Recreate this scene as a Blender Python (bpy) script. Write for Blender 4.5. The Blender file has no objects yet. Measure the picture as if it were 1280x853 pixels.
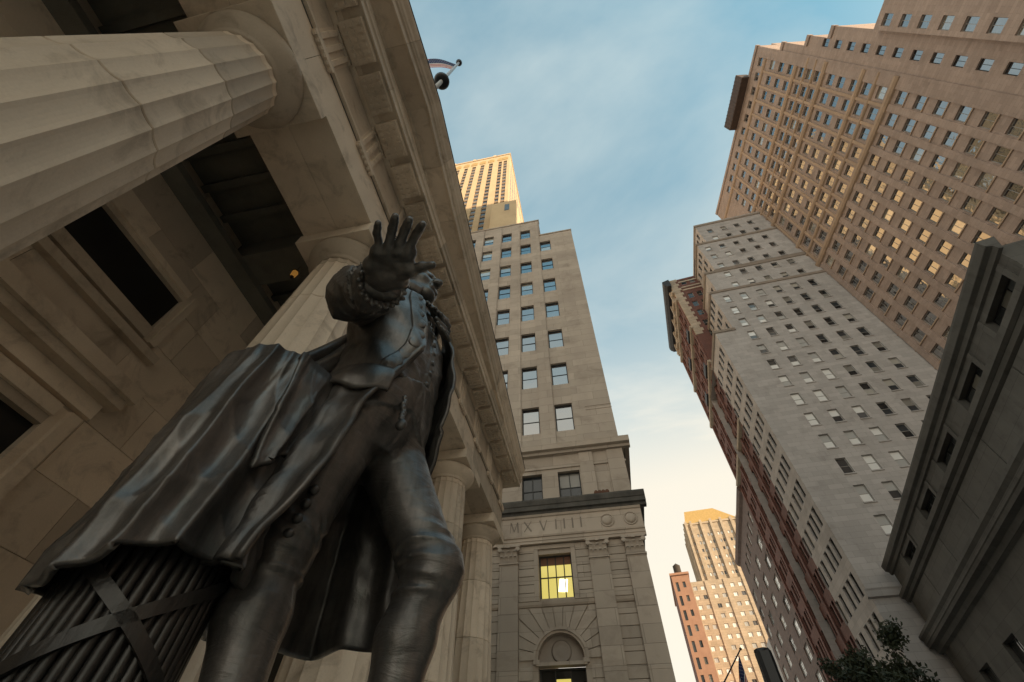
import bpy, bmesh, math, random
import numpy as np
from mathutils import Vector, Matrix
R = math.radians
scene = bpy.context.scene
C = scene.collection
random.seed(7)

# ------------------------------------------------------------------ camera, sky, sun, exposure
ZC = 3.6                                  # eye height above the street
PITCH, ROLL, HEAD = R(51.8), R(1.03), R(-12.2)
fw = Vector((math.sin(HEAD)*math.cos(PITCH), math.cos(HEAD)*math.cos(PITCH), math.sin(PITCH)))
rt = Vector((math.cos(HEAD), -math.sin(HEAD), 0))
up = rt.cross(fw)
r2 = rt*math.cos(ROLL) + up*math.sin(ROLL)
u2 = up*math.cos(ROLL) - rt*math.sin(ROLL)
cam = bpy.data.cameras.new('camera'); camo = bpy.data.objects.new('camera', cam); C.objects.link(camo)
cam.sensor_width = 36; cam.lens = 36*542/1280; cam.clip_start = .05; cam.clip_end = 3000
m = Matrix.Identity(4)
for i in range(3):
    m[i][0], m[i][1], m[i][2] = r2[i], u2[i], -fw[i]
m[2][3] = ZC
camo.matrix_world = m
scene.camera = camo

SUN_EL, SUN_AZ = R(16), R(126)            # azimuth clockwise from +Y
world = bpy.data.worlds.new('World'); scene.world = world; world.use_nodes = True
nt = world.node_tree; N = nt.nodes; L = nt.links; N.clear()
sky = N.new('ShaderNodeTexSky'); sky.sky_type = 'NISHITA'; sky.sun_disc = False
sky.sun_elevation = SUN_EL; sky.sun_rotation = SUN_AZ; sky.air_density = 1.0; sky.dust_density = 2.0; sky.ozone_density = 1.6
tc = N.new('ShaderNodeTexCoord')
sep = N.new('ShaderNodeSeparateXYZ'); L.new(tc.outputs['Generated'], sep.inputs[0])
addz = N.new('ShaderNodeMath'); addz.operation = 'MAXIMUM'; addz.inputs[1].default_value = .02; L.new(sep.outputs[2], addz.inputs[0])
addz2 = N.new('ShaderNodeMath'); addz2.inputs[1].default_value = .12; L.new(addz.outputs[0], addz2.inputs[0])
comb = N.new('ShaderNodeCombineXYZ')
for i in range(2):
    dv = N.new('ShaderNodeMath'); dv.operation = 'DIVIDE'; L.new(sep.outputs[i], dv.inputs[0]); L.new(addz2.outputs[0], dv.inputs[1]); L.new(dv.outputs[0], comb.inputs[i])
mp = N.new('ShaderNodeMapping'); mp.inputs['Location'].default_value = (3.1, 1.7, 0); mp.inputs['Rotation'].default_value = (0, 0, R(35)); mp.inputs['Scale'].default_value = (.62, 1.25, 1); L.new(comb.outputs[0], mp.inputs[0])
nz = N.new('ShaderNodeTexNoise'); nz.inputs['Scale'].default_value = 1.15; nz.inputs['Detail'].default_value = 7; nz.inputs['Roughness'].default_value = .56; nz.inputs['Distortion'].default_value = .35; L.new(mp.outputs[0], nz.inputs['Vector'])
cr = N.new('ShaderNodeValToRGB'); cr.color_ramp.elements[0].position = .44; cr.color_ramp.elements[1].position = .70; L.new(nz.outputs['Fac'], cr.inputs[0])
# thin high cloud thickens towards the horizon, all round
hz = N.new('ShaderNodeMapRange'); hz.inputs['From Min'].default_value = .93; hz.inputs['From Max'].default_value = .52; hz.inputs['To Min'].default_value = .10; hz.inputs['To Max'].default_value = .95; L.new(sep.outputs[2], hz.inputs[0])
mx = N.new('ShaderNodeMath'); mx.operation = 'MULTIPLY_ADD'; L.new(cr.outputs[0], mx.inputs[0]); mx.inputs[1].default_value = .62; L.new(hz.outputs[0], mx.inputs[2])
clp = N.new('ShaderNodeClamp'); clp.inputs['Max'].default_value = .97; L.new(mx.outputs[0], clp.inputs[0])
tint = N.new('ShaderNodeMix'); tint.data_type = 'RGBA'; tint.blend_type = 'MULTIPLY'; tint.inputs[0].default_value = 1; L.new(sky.outputs[0], tint.inputs[6]); tint.inputs[7].default_value = (.46, 1.10, .97, 1)
mix = N.new('ShaderNodeMix'); mix.data_type = 'RGBA'; L.new(clp.outputs[0], mix.inputs[0]); L.new(tint.outputs[2], mix.inputs[6]); 
ccol = N.new('ShaderNodeMix'); ccol.data_type = 'RGBA'; ccol.inputs[6].default_value = (3.3, 3.02, 2.52, 1); ccol.inputs[7].default_value = (2.35, 2.62, 2.55, 1)
cfac = N.new('ShaderNodeMapRange'); cfac.inputs['From Min'].default_value = .55; cfac.inputs['From Max'].default_value = .92; L.new(sep.outputs[2], cfac.inputs[0]); L.new(cfac.outputs[0], ccol.inputs[0]); L.new(ccol.outputs[2], mix.inputs[7])
bg = N.new('ShaderNodeBackground'); bg.inputs[1].default_value = .1; L.new(mix.outputs[2], bg.inputs[0])
wo = N.new('ShaderNodeOutputWorld'); L.new(bg.outputs[0], wo.inputs[0])

sl = bpy.data.lights.new('sun', 'SUN'); sl.energy = 2.4; sl.angle = R(.5); sl.color = (1, .77, .52)
so = bpy.data.objects.new('sun', sl); C.objects.link(so)
sdir = Vector((math.sin(SUN_AZ)*math.cos(SUN_EL), math.cos(SUN_AZ)*math.cos(SUN_EL), math.sin(SUN_EL)))
so.rotation_euler = (-sdir).to_track_quat('-Z', 'Y').to_euler(); so.location = sdir*400

vs = scene.view_settings; vs.view_transform = 'Standard'; vs.look = 'None'; vs.gamma = 1; vs.exposure = 1.66; vs.use_curve_mapping = False
scene.cycles.max_bounces = 6; scene.cycles.diffuse_bounces = 4; scene.cycles.glossy_bounces = 4

# ------------------------------------------------------------------ materials
MATS = {}
def mat(name, c1, c2=None, scale=1.5, rough=.8, bump=.15, fine=40., rand=.10, metal=0., streak=.25, spec=.4, bdist=.01, coat=0, course=None, grime=.0):
    """mottled weathered surface: two colours, vertical streaks, fine grain and a tint for each object"""
    if name in MATS: return MATS[name]
    c2 = c2 or tuple(v*.72 for v in c1)
    mt = bpy.data.materials.new(name); mt.use_nodes = True; t = mt.node_tree; n = t.nodes; l = t.links
    b = n['Principled BSDF']; b.inputs['Roughness'].default_value = rough; b.inputs['Metallic'].default_value = metal
    b.inputs['Specular IOR Level'].default_value = spec; b.inputs['Coat Weight'].default_value = coat
    g = n.new('ShaderNodeNewGeometry')
    a = n.new('ShaderNodeTexNoise'); a.inputs['Scale'].default_value = scale; a.inputs['Detail'].default_value = 6; a.inputs['Roughness'].default_value = .62; l.new(g.outputs['Position'], a.inputs['Vector'])
    mpn = n.new('ShaderNodeMapping'); mpn.inputs['Scale'].default_value = (2.6, 2.6, .16); l.new(g.outputs['Position'], mpn.inputs[0])
    s = n.new('ShaderNodeTexNoise'); s.inputs['Scale'].default_value = scale; s.inputs['Detail'].default_value = 4; l.new(mpn.outputs[0], s.inputs['Vector'])
    f = n.new('ShaderNodeTexNoise'); f.inputs['Scale'].default_value = fine; f.inputs['Detail'].default_value = 3; l.new(g.outputs['Position'], f.inputs['Vector'])
    m1 = n.new('ShaderNodeMix'); m1.data_type = 'FLOAT'; m1.inputs[0].default_value = streak; l.new(a.outputs['Fac'], m1.inputs[2]); l.new(s.outputs['Fac'], m1.inputs[3])
    m2 = n.new('ShaderNodeMix'); m2.data_type = 'FLOAT'; m2.inputs[0].default_value = .22; l.new(m1.outputs[0], m2.inputs[2]); l.new(f.outputs['Fac'], m2.inputs[3])
    rp = n.new('ShaderNodeValToRGB'); rp.color_ramp.elements[0].position = .34; rp.color_ramp.elements[0].color = (*c2, 1); rp.color_ramp.elements[1].position = .62; rp.color_ramp.elements[1].color = (*c1, 1); l.new(m2.outputs[0], rp.inputs[0])
    oi = n.new('ShaderNodeObjectInfo'); mr = n.new('ShaderNodeMapRange'); mr.inputs['To Min'].default_value = 1-rand; mr.inputs['To Max'].default_value = 1+rand*.6; l.new(oi.outputs['Random'], mr.inputs[0])
    colout = rp.outputs[0]; bfac = None
    if course:                              # coursed masonry: object-space brick pattern gives joints and small tone changes between blocks
        tcn = n.new('ShaderNodeTexCoord'); sp = n.new('ShaderNodeSeparateXYZ'); l.new(tcn.outputs['Object'], sp.inputs[0])
        ad = n.new('ShaderNodeMath'); l.new(sp.outputs[0], ad.inputs[0]); l.new(sp.outputs[1], ad.inputs[1])
        cb = n.new('ShaderNodeCombineXYZ'); l.new(ad.outputs[0], cb.inputs[0]); l.new(sp.outputs[2], cb.inputs[1])
        bt = n.new('ShaderNodeTexBrick'); bt.inputs['Scale'].default_value = 1; bt.inputs['Brick Width'].default_value = course[0]; bt.inputs['Row Height'].default_value = course[1]; bt.inputs['Mortar Size'].default_value = course[2]; bt.inputs['Mortar Smooth'].default_value = .3
        bt.inputs['Color1'].default_value = (1.06, 1.05, 1.04, 1); bt.inputs['Color2'].default_value = (.88, .87, .86, 1); bt.inputs['Mortar'].default_value = (.66, .65, .64, 1); l.new(cb.outputs[0], bt.inputs['Vector'])
        mu = n.new('ShaderNodeMix'); mu.data_type = 'RGBA'; mu.blend_type = 'MULTIPLY'; mu.inputs[0].default_value = 1; l.new(colout, mu.inputs[6]); l.new(bt.outputs['Color'], mu.inputs[7]); colout = mu.outputs[2]; bfac = bt.outputs['Fac']
    if grime:                               # soot patches with ragged edges
        gn = n.new('ShaderNodeTexNoise'); gn.inputs['Scale'].default_value = scale*1.9; gn.inputs['Detail'].default_value = 9; gn.inputs['Roughness'].default_value = .68; gn.inputs['Distortion'].default_value = .6; l.new(g.outputs['Position'], gn.inputs['Vector'])
        gr = n.new('ShaderNodeMapRange'); gr.inputs['From Min'].default_value = .52; gr.inputs['From Max'].default_value = .72; gr.inputs['To Min'].default_value = 0; gr.inputs['To Max'].default_value = grime; l.new(gn.outputs['Fac'], gr.inputs[0])
        mu = n.new('ShaderNodeMix'); mu.data_type = 'RGBA'; mu.blend_type = 'MULTIPLY'; l.new(gr.outputs[0], mu.inputs[0]); l.new(colout, mu.inputs[6]); mu.inputs[7].default_value = (.52, .49, .46, 1); colout = mu.outputs[2]
    hs = n.new('ShaderNodeHueSaturation'); l.new(colout, hs.inputs['Color']); l.new(mr.outputs[0], hs.inputs['Value']); l.new(hs.outputs[0], b.inputs['Base Color'])
    if bump:
        bn = n.new('ShaderNodeBump'); bn.inputs['Strength'].default_value = bump; bn.inputs['Distance'].default_value = bdist; l.new(m2.outputs[0], bn.inputs['Height']); l.new(bn.outputs[0], b.inputs['Normal'])
        if bfac:
            b3 = n.new('ShaderNodeBump'); b3.invert = True; b3.inputs['Strength'].default_value = .5; b3.inputs['Distance'].default_value = .02; l.new(bfac, b3.inputs['Height']); l.new(bn.outputs[0], b3.inputs['Normal']); l.new(b3.outputs[0], b.inputs['Normal'])
    MATS[name] = mt
    return mt

def glass(name, dark, pale, frac, rough=.05, wav=.06, wscale=1.2, ior=1.52):
    """window glass: most panes dark, a share of them pale, as blinds and as sky reflection put into the colour"""
    if name in MATS: return MATS[name]
    mt = bpy.data.materials.new(name); mt.use_nodes = True; t = mt.node_tree; n = t.nodes; l = t.links
    b = n['Principled BSDF']; b.inputs['Roughness'].default_value = rough; b.inputs['IOR'].default_value = ior; b.inputs['Coat Weight'].default_value = .3; b.inputs['Coat Roughness'].default_value = .03
    oi = n.new('ShaderNodeObjectInfo'); rp = n.new('ShaderNodeValToRGB'); rp.color_ramp.interpolation = 'CONSTANT'
    e = rp.color_ramp.elements; e[0].color = (*dark, 1); e[1].position = 1-frac; e[1].color = (*pale, 1)
    x = e.new((1-frac)*.5); x.color = (*[d*2.2+.005 for d in dark], 1)
    x = e.new(1-frac*.45); x.color = (*[p*.55 for p in pale], 1)
    l.new(oi.outputs['Random'], rp.inputs[0]); l.new(rp.outputs[0], b.inputs['Base Color'])
    g = n.new('ShaderNodeNewGeometry'); a = n.new('ShaderNodeTexNoise'); a.inputs['Scale'].default_value = wscale; a.inputs['Detail'].default_value = 2; l.new(g.outputs['Position'], a.inputs['Vector'])
    bn = n.new('ShaderNodeBump'); bn.inputs['Strength'].default_value = wav; bn.inputs['Distance'].default_value = .2; l.new(a.outputs['Fac'], bn.inputs['Height']); l.new(bn.outputs[0], b.inputs['Normal']); l.new(bn.outputs[0], b.inputs['Coat Normal'])
    MATS[name] = mt
    return mt

def lit(name, col, strength):
    if name in MATS: return MATS[name]
    mt = bpy.data.materials.new(name); mt.use_nodes = True; b = mt.node_tree.nodes['Principled BSDF']
    b.inputs['Base Color'].default_value = (.3, .25, .15, 1); b.inputs['Roughness'].default_value = .1
    b.inputs['Emission Color'].default_value = (*col, 1); b.inputs['Emission Strength'].default_value = strength
    MATS[name] = mt
    return mt

def bronze(name, wscale, bs=.36, dk=1.):
    """dark patinated bronze, rubbed brighter in places, with fine drapery creases running along wscale"""
    mt = bpy.data.materials.new(name); mt.use_nodes = True; t = mt.node_tree; n = t.nodes; l = t.links
    b = n['Principled BSDF']; b.inputs['Metallic'].default_value = .9
    g = n.new('ShaderNodeNewGeometry')
    def noise(sc, det, rough, vec=None, dist=0.):
        q = n.new('ShaderNodeTexNoise'); q.inputs['Scale'].default_value = sc; q.inputs['Detail'].default_value = det; q.inputs['Roughness'].default_value = rough; q.inputs['Distortion'].default_value = dist
        l.new(vec or g.outputs['Position'], q.inputs['Vector']); return q.outputs['Fac']
    def mapped(sc):
        q = n.new('ShaderNodeMapping'); q.inputs['Scale'].default_value = sc; l.new(g.outputs['Position'], q.inputs[0]); return q.outputs[0]
    a = noise(3.2, 7, .65); s = noise(1.6, 5, .55, mapped((9, 9, .9))); f = noise(70, 5, .7); w = noise(1., 4, .55, mapped(wscale), .8)
    def mixf(fac, x, y):
        q = n.new('ShaderNodeMix'); q.data_type = 'FLOAT'; q.inputs[0].default_value = fac; l.new(x, q.inputs[2]); l.new(y, q.inputs[3]); return q.outputs[0]
    m1 = mixf(.4, a, s)
    b.inputs['Metallic'].default_value = .55; b.inputs['Coat Weight'].default_value = .34; b.inputs['Coat Roughness'].default_value = .26; b.inputs['IOR'].default_value = 1.7
    rp = n.new('ShaderNodeValToRGB'); e = rp.color_ramp.elements
    e[0].position = .36; e[0].color = tuple(v*dk for v in (.040, .038, .036))+(1,); e[1].position = .66; e[1].color = tuple(v*dk for v in (.17, .152, .138))+(1,)
    l.new(m1, rp.inputs[0])
    pt = noise(5.5, 8, .7, mapped((1.6, 1.6, .5)), .5); pr_ = n.new('ShaderNodeMapRange'); pr_.inputs['From Min'].default_value = .55; pr_.inputs['From Max'].default_value = .70; pr_.inputs['To Max'].default_value = .55; l.new(pt, pr_.inputs[0])
    pm = n.new('ShaderNodeMix'); pm.data_type = 'RGBA'; l.new(pr_.outputs[0], pm.inputs[0]); l.new(rp.outputs[0], pm.inputs[6]); pm.inputs[7].default_value = (.085*dk, .098*dk, .088*dk, 1); l.new(pm.outputs[2], b.inputs['Base Color'])
    rr = n.new('ShaderNodeMapRange'); rr.inputs['From Min'].default_value = .32; rr.inputs['From Max'].default_value = .68; rr.inputs['To Min'].default_value = .56; rr.inputs['To Max'].default_value = .30; l.new(m1, rr.inputs[0]); l.new(rr.outputs[0], b.inputs['Roughness'])
    b1 = n.new('ShaderNodeBump'); b1.inputs['Strength'].default_value = bs; b1.inputs['Distance'].default_value = .024; l.new(w, b1.inputs['Height'])
    b2 = n.new('ShaderNodeBump'); b2.inputs['Strength'].default_value = .25; b2.inputs['Distance'].default_value = .006; l.new(f, b2.inputs['Height']); l.new(b1.outputs[0], b2.inputs['Normal']); l.new(b2.outputs[0], b.inputs['Normal'])
    MATS[name] = mt
    return mt
BRONZE = bronze('bronze', (8, 8, 5)); BRONZE_BODY = bronze('bronze_body', (5, 5, 15), .42); BRONZE_SHADE = bronze('shaded_bronze', (8, 8, 5), .4, .28)  # third copy is darker: the rods' shade below the cloak put into colour
MARBLE = mat('warm_marble', (.76, .635, .505), (.61, .50, .39), scale=.9, rough=.72, bump=.35, rand=.24, streak=.45, bdist=.012, grime=.8)
MARBLE_DK = mat('warm_marble_cella', (.82, .69, .545), (.66, .55, .43), scale=.8, rough=.8, bump=.35, rand=.32, streak=.45, bdist=.012, grime=.8)
CEIL = mat('dark_plaster', (.20, .19, .16), (.12, .115, .10), scale=1.2, rough=.9, bump=.1)  # one dark tone for porch ceiling, beams and ribs
DARKVOID = mat('dark_opening', (.018, .018, .018), (.010, .010, .011), rough=.35, bump=.05)
LIME = mat('brown_limestone', (.50, .425, .35), (.41, .34, .28), scale=.35, rough=.85, bump=.2, rand=.07, streak=.45, bdist=.02, course=(2.1, .72, .012), grime=.5)
LIME_DK = mat('shaded_limestone', (.13, .12, .105), (.055, .052, .048), scale=1.1, rough=.9, bump=.3, streak=.3)
GREY = mat('grey_limestone', (.50, .475, .46), (.41, .385, .37), scale=.22, rough=.85, bump=.15, rand=.06, streak=.5, bdist=.02, course=(1.5, .62, .012), grime=.4)
GREYBAND = mat('buff_terracotta', (.35, .30, .255), (.27, .225, .19), scale=.8, rough=.85, bump=.2)
PINK = mat('pinkish_brick', (.42, .325, .275), (.33, .255, .215), scale=.25, rough=.85, bump=.2, rand=.06, streak=.4, bdist=.02, course=(1.2, .45, .012), grime=.4)
PINKRIB = mat('ochre_terracotta', (.45, .325, .23), (.35, .25, .175), scale=.6, rough=.8, bump=.2, rand=.08)
REDBRICK = mat('red_brick', (.20, .095, .078), (.14, .068, .057), scale=.6, rough=.85, bump=.2, rand=.08, course=(.8, .30, .016), grime=.4)
CREAM = mat('cream_terracotta', (.50, .42, .33), (.33, .27, .21), scale=.9, rough=.8, bump=.3)
DARKCORN = mat('dark_copper', (.035, .036, .042), (.02, .021, .025), rough=.6, bump=.1)
MAUVE = mat('mauve_brick', (.20, .145, .13), (.145, .107, .096), scale=.5, rough=.85, bump=.2, course=(.9, .32, .016), grime=.4)
DARKSTONE = mat('soot_grey_stone', (.125, .122, .113), (.085, .083, .077), scale=.5, rough=.85, bump=.2, rand=.1, streak=.4, bdist=.02, course=(2.2, .82, .015), grime=.6)
TAN = mat('tan_brick', (.50, .41, .31), (.40, .325, .24), scale=.3, rough=.85, bump=.15, course=(2, .9, .03))
ORANGE = mat('orange_brick', (.38, .215, .145), (.30, .165, .11), scale=.4, rough=.85, bump=.15)
PALEBRICK = mat('pale_buff_brick', (.62, .47, .29), (.52, .38, .23), scale=.2, rough=.85, bump=.15)
GOLDROOF = mat('gilt_tiles', (.56, .37, .14), (.42, .27, .09), scale=1.2, rough=.5, bump=.3, metal=.1)
FRAME = mat('dark_window_frame', (.045, .043, .040), (.03, .03, .03), rough=.6, bump=0)
FRAME_LT = mat('pale_window_frame', (.38, .36, .33), (.28, .27, .25), rough=.6, bump=0)
GLASS = glass('window_glass', (.014, .017, .020), (.42, .40, .36), .30)
GLASS_REFL = glass('coated_glass', (.012, .014, .018), (.45, .42, .34), .16, ior=4.5, wav=.03)
GLASS_DK = glass('dim_glass', (.024, .026, .026), (.20, .19, .16), .20)
GLASS_WAVY = glass('old_wavy_glass', (.016, .018, .022), (.40, .36, .28), .10, wav=.10, wscale=.9, ior=4.0)
GLASS_BLIND = glass('blind_glass', (.03, .03, .032), (.80, .79, .76), .52)
GLASS_PALE = glass('pale_pane_glass', (.05, .05, .052), (.82, .82, .80), .80)  # on the grey tower the pale panes paint its sky reflection
GLASS_STREET = glass('street_glass', (.06, .07, .075), (.86, .87, .86), .86, ior=3.5)  # bright sky reflection put into the pale pane colour
STEPS = mat('worn_marble_steps', (.76, .65, .52), (.63, .54, .43), scale=1.5, rough=.8, bump=.15, grime=.4)
GRANITE = mat('grey_granite', (.30, .28, .26), (.20, .19, .18), scale=6, rough=.7, bump=.1)
PAVE = mat('flagstone', (.54, .51, .47), (.44, .415, .38), scale=.8, rough=.85, bump=.2)
ASPHALT = mat('asphalt', (.06, .06, .06), (.045, .045, .045), scale=2, rough=.9, bump=.3)
STEEL = mat('painted_steel', (.55, .55, .54), (.42, .42, .42), rough=.4, bump=.05)
BLACKM = mat('black_metal', (.02, .02, .022), (.014, .014, .016), rough=.35, bump=.05)
LEAF = mat('dark_leaf', (.045, .055, .028), (.02, .028, .014), scale=4, rough=.7, bump=0, rand=.3)
BARK = mat('bark', (.07, .055, .042), (.045, .035, .03), scale=5, rough=.9, bump=.4)

# ------------------------------------------------------------------ mesh helpers
class MB:
    def __init__(s): s.v = []; s.f = []
    def quad(s, a, b, c, d):
        i = len(s.v); s.v += [a, b, c, d]; s.f.append((i, i+1, i+2, i+3)); return s
    def box(s, x0, x1, y0, y1, z0, z1, ch=0.):
        if x0 > x1: x0, x1 = x1, x0
        if y0 > y1: y0, y1 = y1, y0
        if z0 > z1: z0, z1 = z1, z0
        i = len(s.v)
        if not ch:
            s.v += [(x, y, z) for z in (z0, z1) for (x, y) in ((x0, y0), (x1, y0), (x1, y1), (x0, y1))]
            s.f += [tuple(i+k for k in q) for q in ((3, 2, 1, 0), (4, 5, 6, 7), (0, 1, 5, 4), (1, 2, 6, 5), (2, 3, 7, 6), (3, 0, 4, 7))]
        else:                               # chamfered on the four sides, so joints between blocks show
            for z, g in ((z0, ch), (z0+ch, 0), (z1-ch, 0), (z1, ch)):
                s.v += [(x0+g, y0+g, z), (x1-g, y0+g, z), (x1-g, y1-g, z), (x0+g, y1-g, z)]
            s.f.append((i+3, i+2, i+1, i)); s.f.append((i+12, i+13, i+14, i+15))
            for k in range(3):
                for j in range(4):
                    a = i+4*k+j; b = i+4*k+(j+1) % 4; s.f.append((a, b, b+4, a+4))
        return s
    def prism(s, prof, axis, t0, t1):
        """closed polygon prof of (a, b), extruded along axis from t0 to t1; axis 'x': (a,b)=(y,z), 'y': (x,z), 'z': (x,y)"""
        n = len(prof); i = len(s.v)
        def pt(a, b, t): return {'x': (t, a, b), 'y': (a, t, b), 'z': (a, b, t)}[axis]
        for t in (t0, t1): s.v += [pt(a, b, t) for a, b in prof]
        for k in range(n):
            j = (k+1) % n; s.f.append((i+k, i+j, i+n+j, i+n+k))
        s.f.append(tuple(i+k for k in reversed(range(n)))); s.f.append(tuple(i+n+k for k in range(n)))
        return s
    def lathe(s, prof, seg=32, c=(0, 0), cap=True):
        i = len(s.v); n = len(prof)
        for r, z in prof:
            for k in range(seg):
                a = 2*math.pi*k/seg; s.v.append((c[0]+r*math.cos(a), c[1]+r*math.sin(a), z))
        for q in range(n-1):
            for k in range(seg):
                j = (k+1) % seg; s.f.append((i+q*seg+k, i+q*seg+j, i+(q+1)*seg+j, i+(q+1)*seg+k))
        if cap:
            s.f.append(tuple(i+k for k in reversed(range(seg)))); s.f.append(tuple(i+(n-1)*seg+k for k in range(seg)))
        return s
    def tube(s, pts, rads, seg=8):
        i = len(s.v); P = [Vector(p) for p in pts]
        if not hasattr(rads, '__len__'): rads = [rads]*len(P)
        for q, p in enumerate(P):
            t = (P[min(q+1, len(P)-1)]-P[max(q-1, 0)]).normalized()
            a = t.cross(Vector((0, 0, 1)));  a = a if a.length > .05 else t.cross(Vector((1, 0, 0))); a.normalize(); b = t.cross(a)
            for k in range(seg):
                an = 2*math.pi*k/seg; s.v.append(tuple(p+(a*math.cos(an)+b*math.sin(an))*rads[q]))
        for q in range(len(P)-1):
            for k in range(seg):
                j = (k+1) % seg; s.f.append((i+q*seg+k, i+q*seg+j, i+(q+1)*seg+j, i+(q+1)*seg+k))
        s.f.append(tuple(i+k for k in range(seg))); s.f.append(tuple(i+(len(P)-1)*seg+k for k in reversed(range(seg))))
        return s
    def grid(s, G, wrap=False):
        """G: array (n, m, 3)"""
        i = len(s.v); n, m_ = G.shape[:2]; s.v += [tuple(p) for p in G.reshape(-1, 3).tolist()]
        for a in range(n-1):
            for b in range(m_-1 + (1 if wrap else 0)):
                c = (b+1) % m_; s.f.append((i+a*m_+b, i+a*m_+c, i+(a+1)*m_+c, i+(a+1)*m_+b))
        return s
    def mesh(s, name, material, smooth=False):
        me = bpy.data.meshes.new(name); me.from_pydata(s.v, [], s.f); me.update()
        bm = bmesh.new(); bm.from_mesh(me); bmesh.ops.recalc_face_normals(bm, faces=bm.faces); bm.to_mesh(me); bm.free()
        if smooth: me.polygons.foreach_set('use_smooth', [True]*len(me.polygons))
        me.materials.append(material); return me
    def build(s, name, material, parent=None, smooth=False, loc=None):
        o = bpy.data.objects.new(name, s.mesh(name, material, smooth)); C.objects.link(o); o.parent = parent
        if loc: o.location = loc
        return o
def put(name, me, parent=None, loc=(0, 0, 0), rz=0., mtl=None):
    o = bpy.data.objects.new(name, me); C.objects.link(o); o.parent = parent; o.location = loc; o.rotation_euler = (0, 0, rz)
    return o
def thing(name, label, cat, loc=(0, 0, 0), rz=0., group=None):
    o = bpy.data.objects.new(name, None); C.objects.link(o); o.location = loc; o.rotation_euler = (0, 0, rz); o.empty_display_size = .5
    o['label'] = label; o['category'] = cat
    if group: o['group'] = group
    return o
def tag(o, label, cat, group=None):
    o['label'] = label; o['category'] = cat
    if group: o['group'] = group
    return o
def structure(o): o['kind'] = 'structure'; return o
def stuff(o): o['kind'] = 'stuff'; return o

def facade(mb, x0, x1, z0, z1, holes, y=0., depth=.35):
    """front wall in the local XZ plane at y (outside towards -Y) with rectangular openings and their reveals"""
    xs = sorted({round(v, 4) for v in [x0, x1]+[h[i] for h in holes for i in (0, 1)] if x0-1e-6 <= v <= x1+1e-6})
    zs = sorted({round(v, 4) for v in [z0, z1]+[h[i] for h in holes for i in (2, 3)] if z0-1e-6 <= v <= z1+1e-6})
    import bisect
    solid = np.ones((len(xs)-1, len(zs)-1), bool)
    for h in holes:
        a, b = bisect.bisect_left(xs, round(h[0], 4)), bisect.bisect_left(xs, round(h[1], 4)); c, d = bisect.bisect_left(zs, round(h[2], 4)), bisect.bisect_left(zs, round(h[3], 4))
        solid[a:b, c:d] = False
    for i in range(len(xs)-1):              # merge cells into tall strips
        j = 0
        while j < len(zs)-1:
            if solid[i, j]:
                k = j
                while k+1 < len(zs)-1 and solid[i, k+1]: k += 1
                mb.quad((xs[i], y, zs[j]), (xs[i+1], y, zs[j]), (xs[i+1], y, zs[k+1]), (xs[i], y, zs[k+1])); j = k+1
            else: j += 1
    for a, b, c, d in holes:
        e = y+depth
        mb.quad((a, y, c), (a, e, c), (a, e, d), (a, y, d)); mb.quad((b, y, c), (b, y, d), (b, e, d), (b, e, c))
        mb.quad((a, y, d), (a, e, d), (b, e, d), (b, y, d)); mb.quad((a, y, c), (b, y, c), (b, e, c), (a, e, c))
    return mb

_wm = {}
def window(parent, x0, x1, z0, z1, y, style, frame=FRAME, glz=GLASS, name='window', rot=None):
    """a window in its opening: frame with mullions, panes as sub-parts. style = (columns, rows, split) ; meshes are shared"""
    w, h = round(x1-x0, 3), round(z1-z0, 3); key = (w, h, style, frame.name, glz.name)
    nc, nr = style[:2]; fw_ = min(.07, w*.06); mw = min(.05, w*.045)
    if key not in _wm:
        b = MB()
        b.box(0, fw_, 0, .09, 0, h); b.box(w-fw_, w, 0, .09, 0, h); b.box(fw_, w-fw_, 0, .09, 0, fw_); b.box(fw_, w-fw_, 0, .09, h-fw_, h)
        for i in range(1, nc): b.box(w*i/nc-mw/2, w*i/nc+mw/2, .01, .08, fw_, h-fw_)
        for j in range(1, nr):
            for i in range(nc):
                b.box((w*i/nc+mw/2 if i else fw_), (w*(i+1)/nc-mw/2 if i < nc-1 else w-fw_), .015, .075, h*j/nr-mw/2, h*j/nr+mw/2)
        pc, pr = style[2:] if len(style) > 2 else (1, 1)
        ps = []
        p = MB().box(0, w/pc-fw_*1.02, 0, .02, 0, h/pr-fw_*1.02)
        _wm[key] = (b.mesh(name, frame), p.mesh('pane', glz), pc, pr)
    fm, pm, pc, pr = _wm[key]
    o = put(name, fm, parent, (x0, y, z0)) if rot is None else put(name, fm, parent, (rot+y, -x0, z0), R(-90))
    for i in range(pc):
        for j in range(pr): put('pane', pm, o, (w*i/pc+fw_*.51, .045, h*j/pr+fw_*.51)).rotation_euler = (R(random.gauss(0, .35)), 0, R(random.gauss(0, .35)))
    return o

# ------------------------------------------------------------------ ground
structure(MB().box(-700, 700, -700, 900, -.4, -.004).build('ground', PAVE))
structure(MB().box(5.5, 15.5, -250, 420, -.003, .012).build('road', ASPHALT))
structure(MB().box(2.4, 5.2, -60, 300, -.003, .13).build('pavement', PAVE))
structure(MB().box(5.2, 5.5, -60, 300, -.003, .135, .01).build('kerb', GRANITE))

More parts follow.
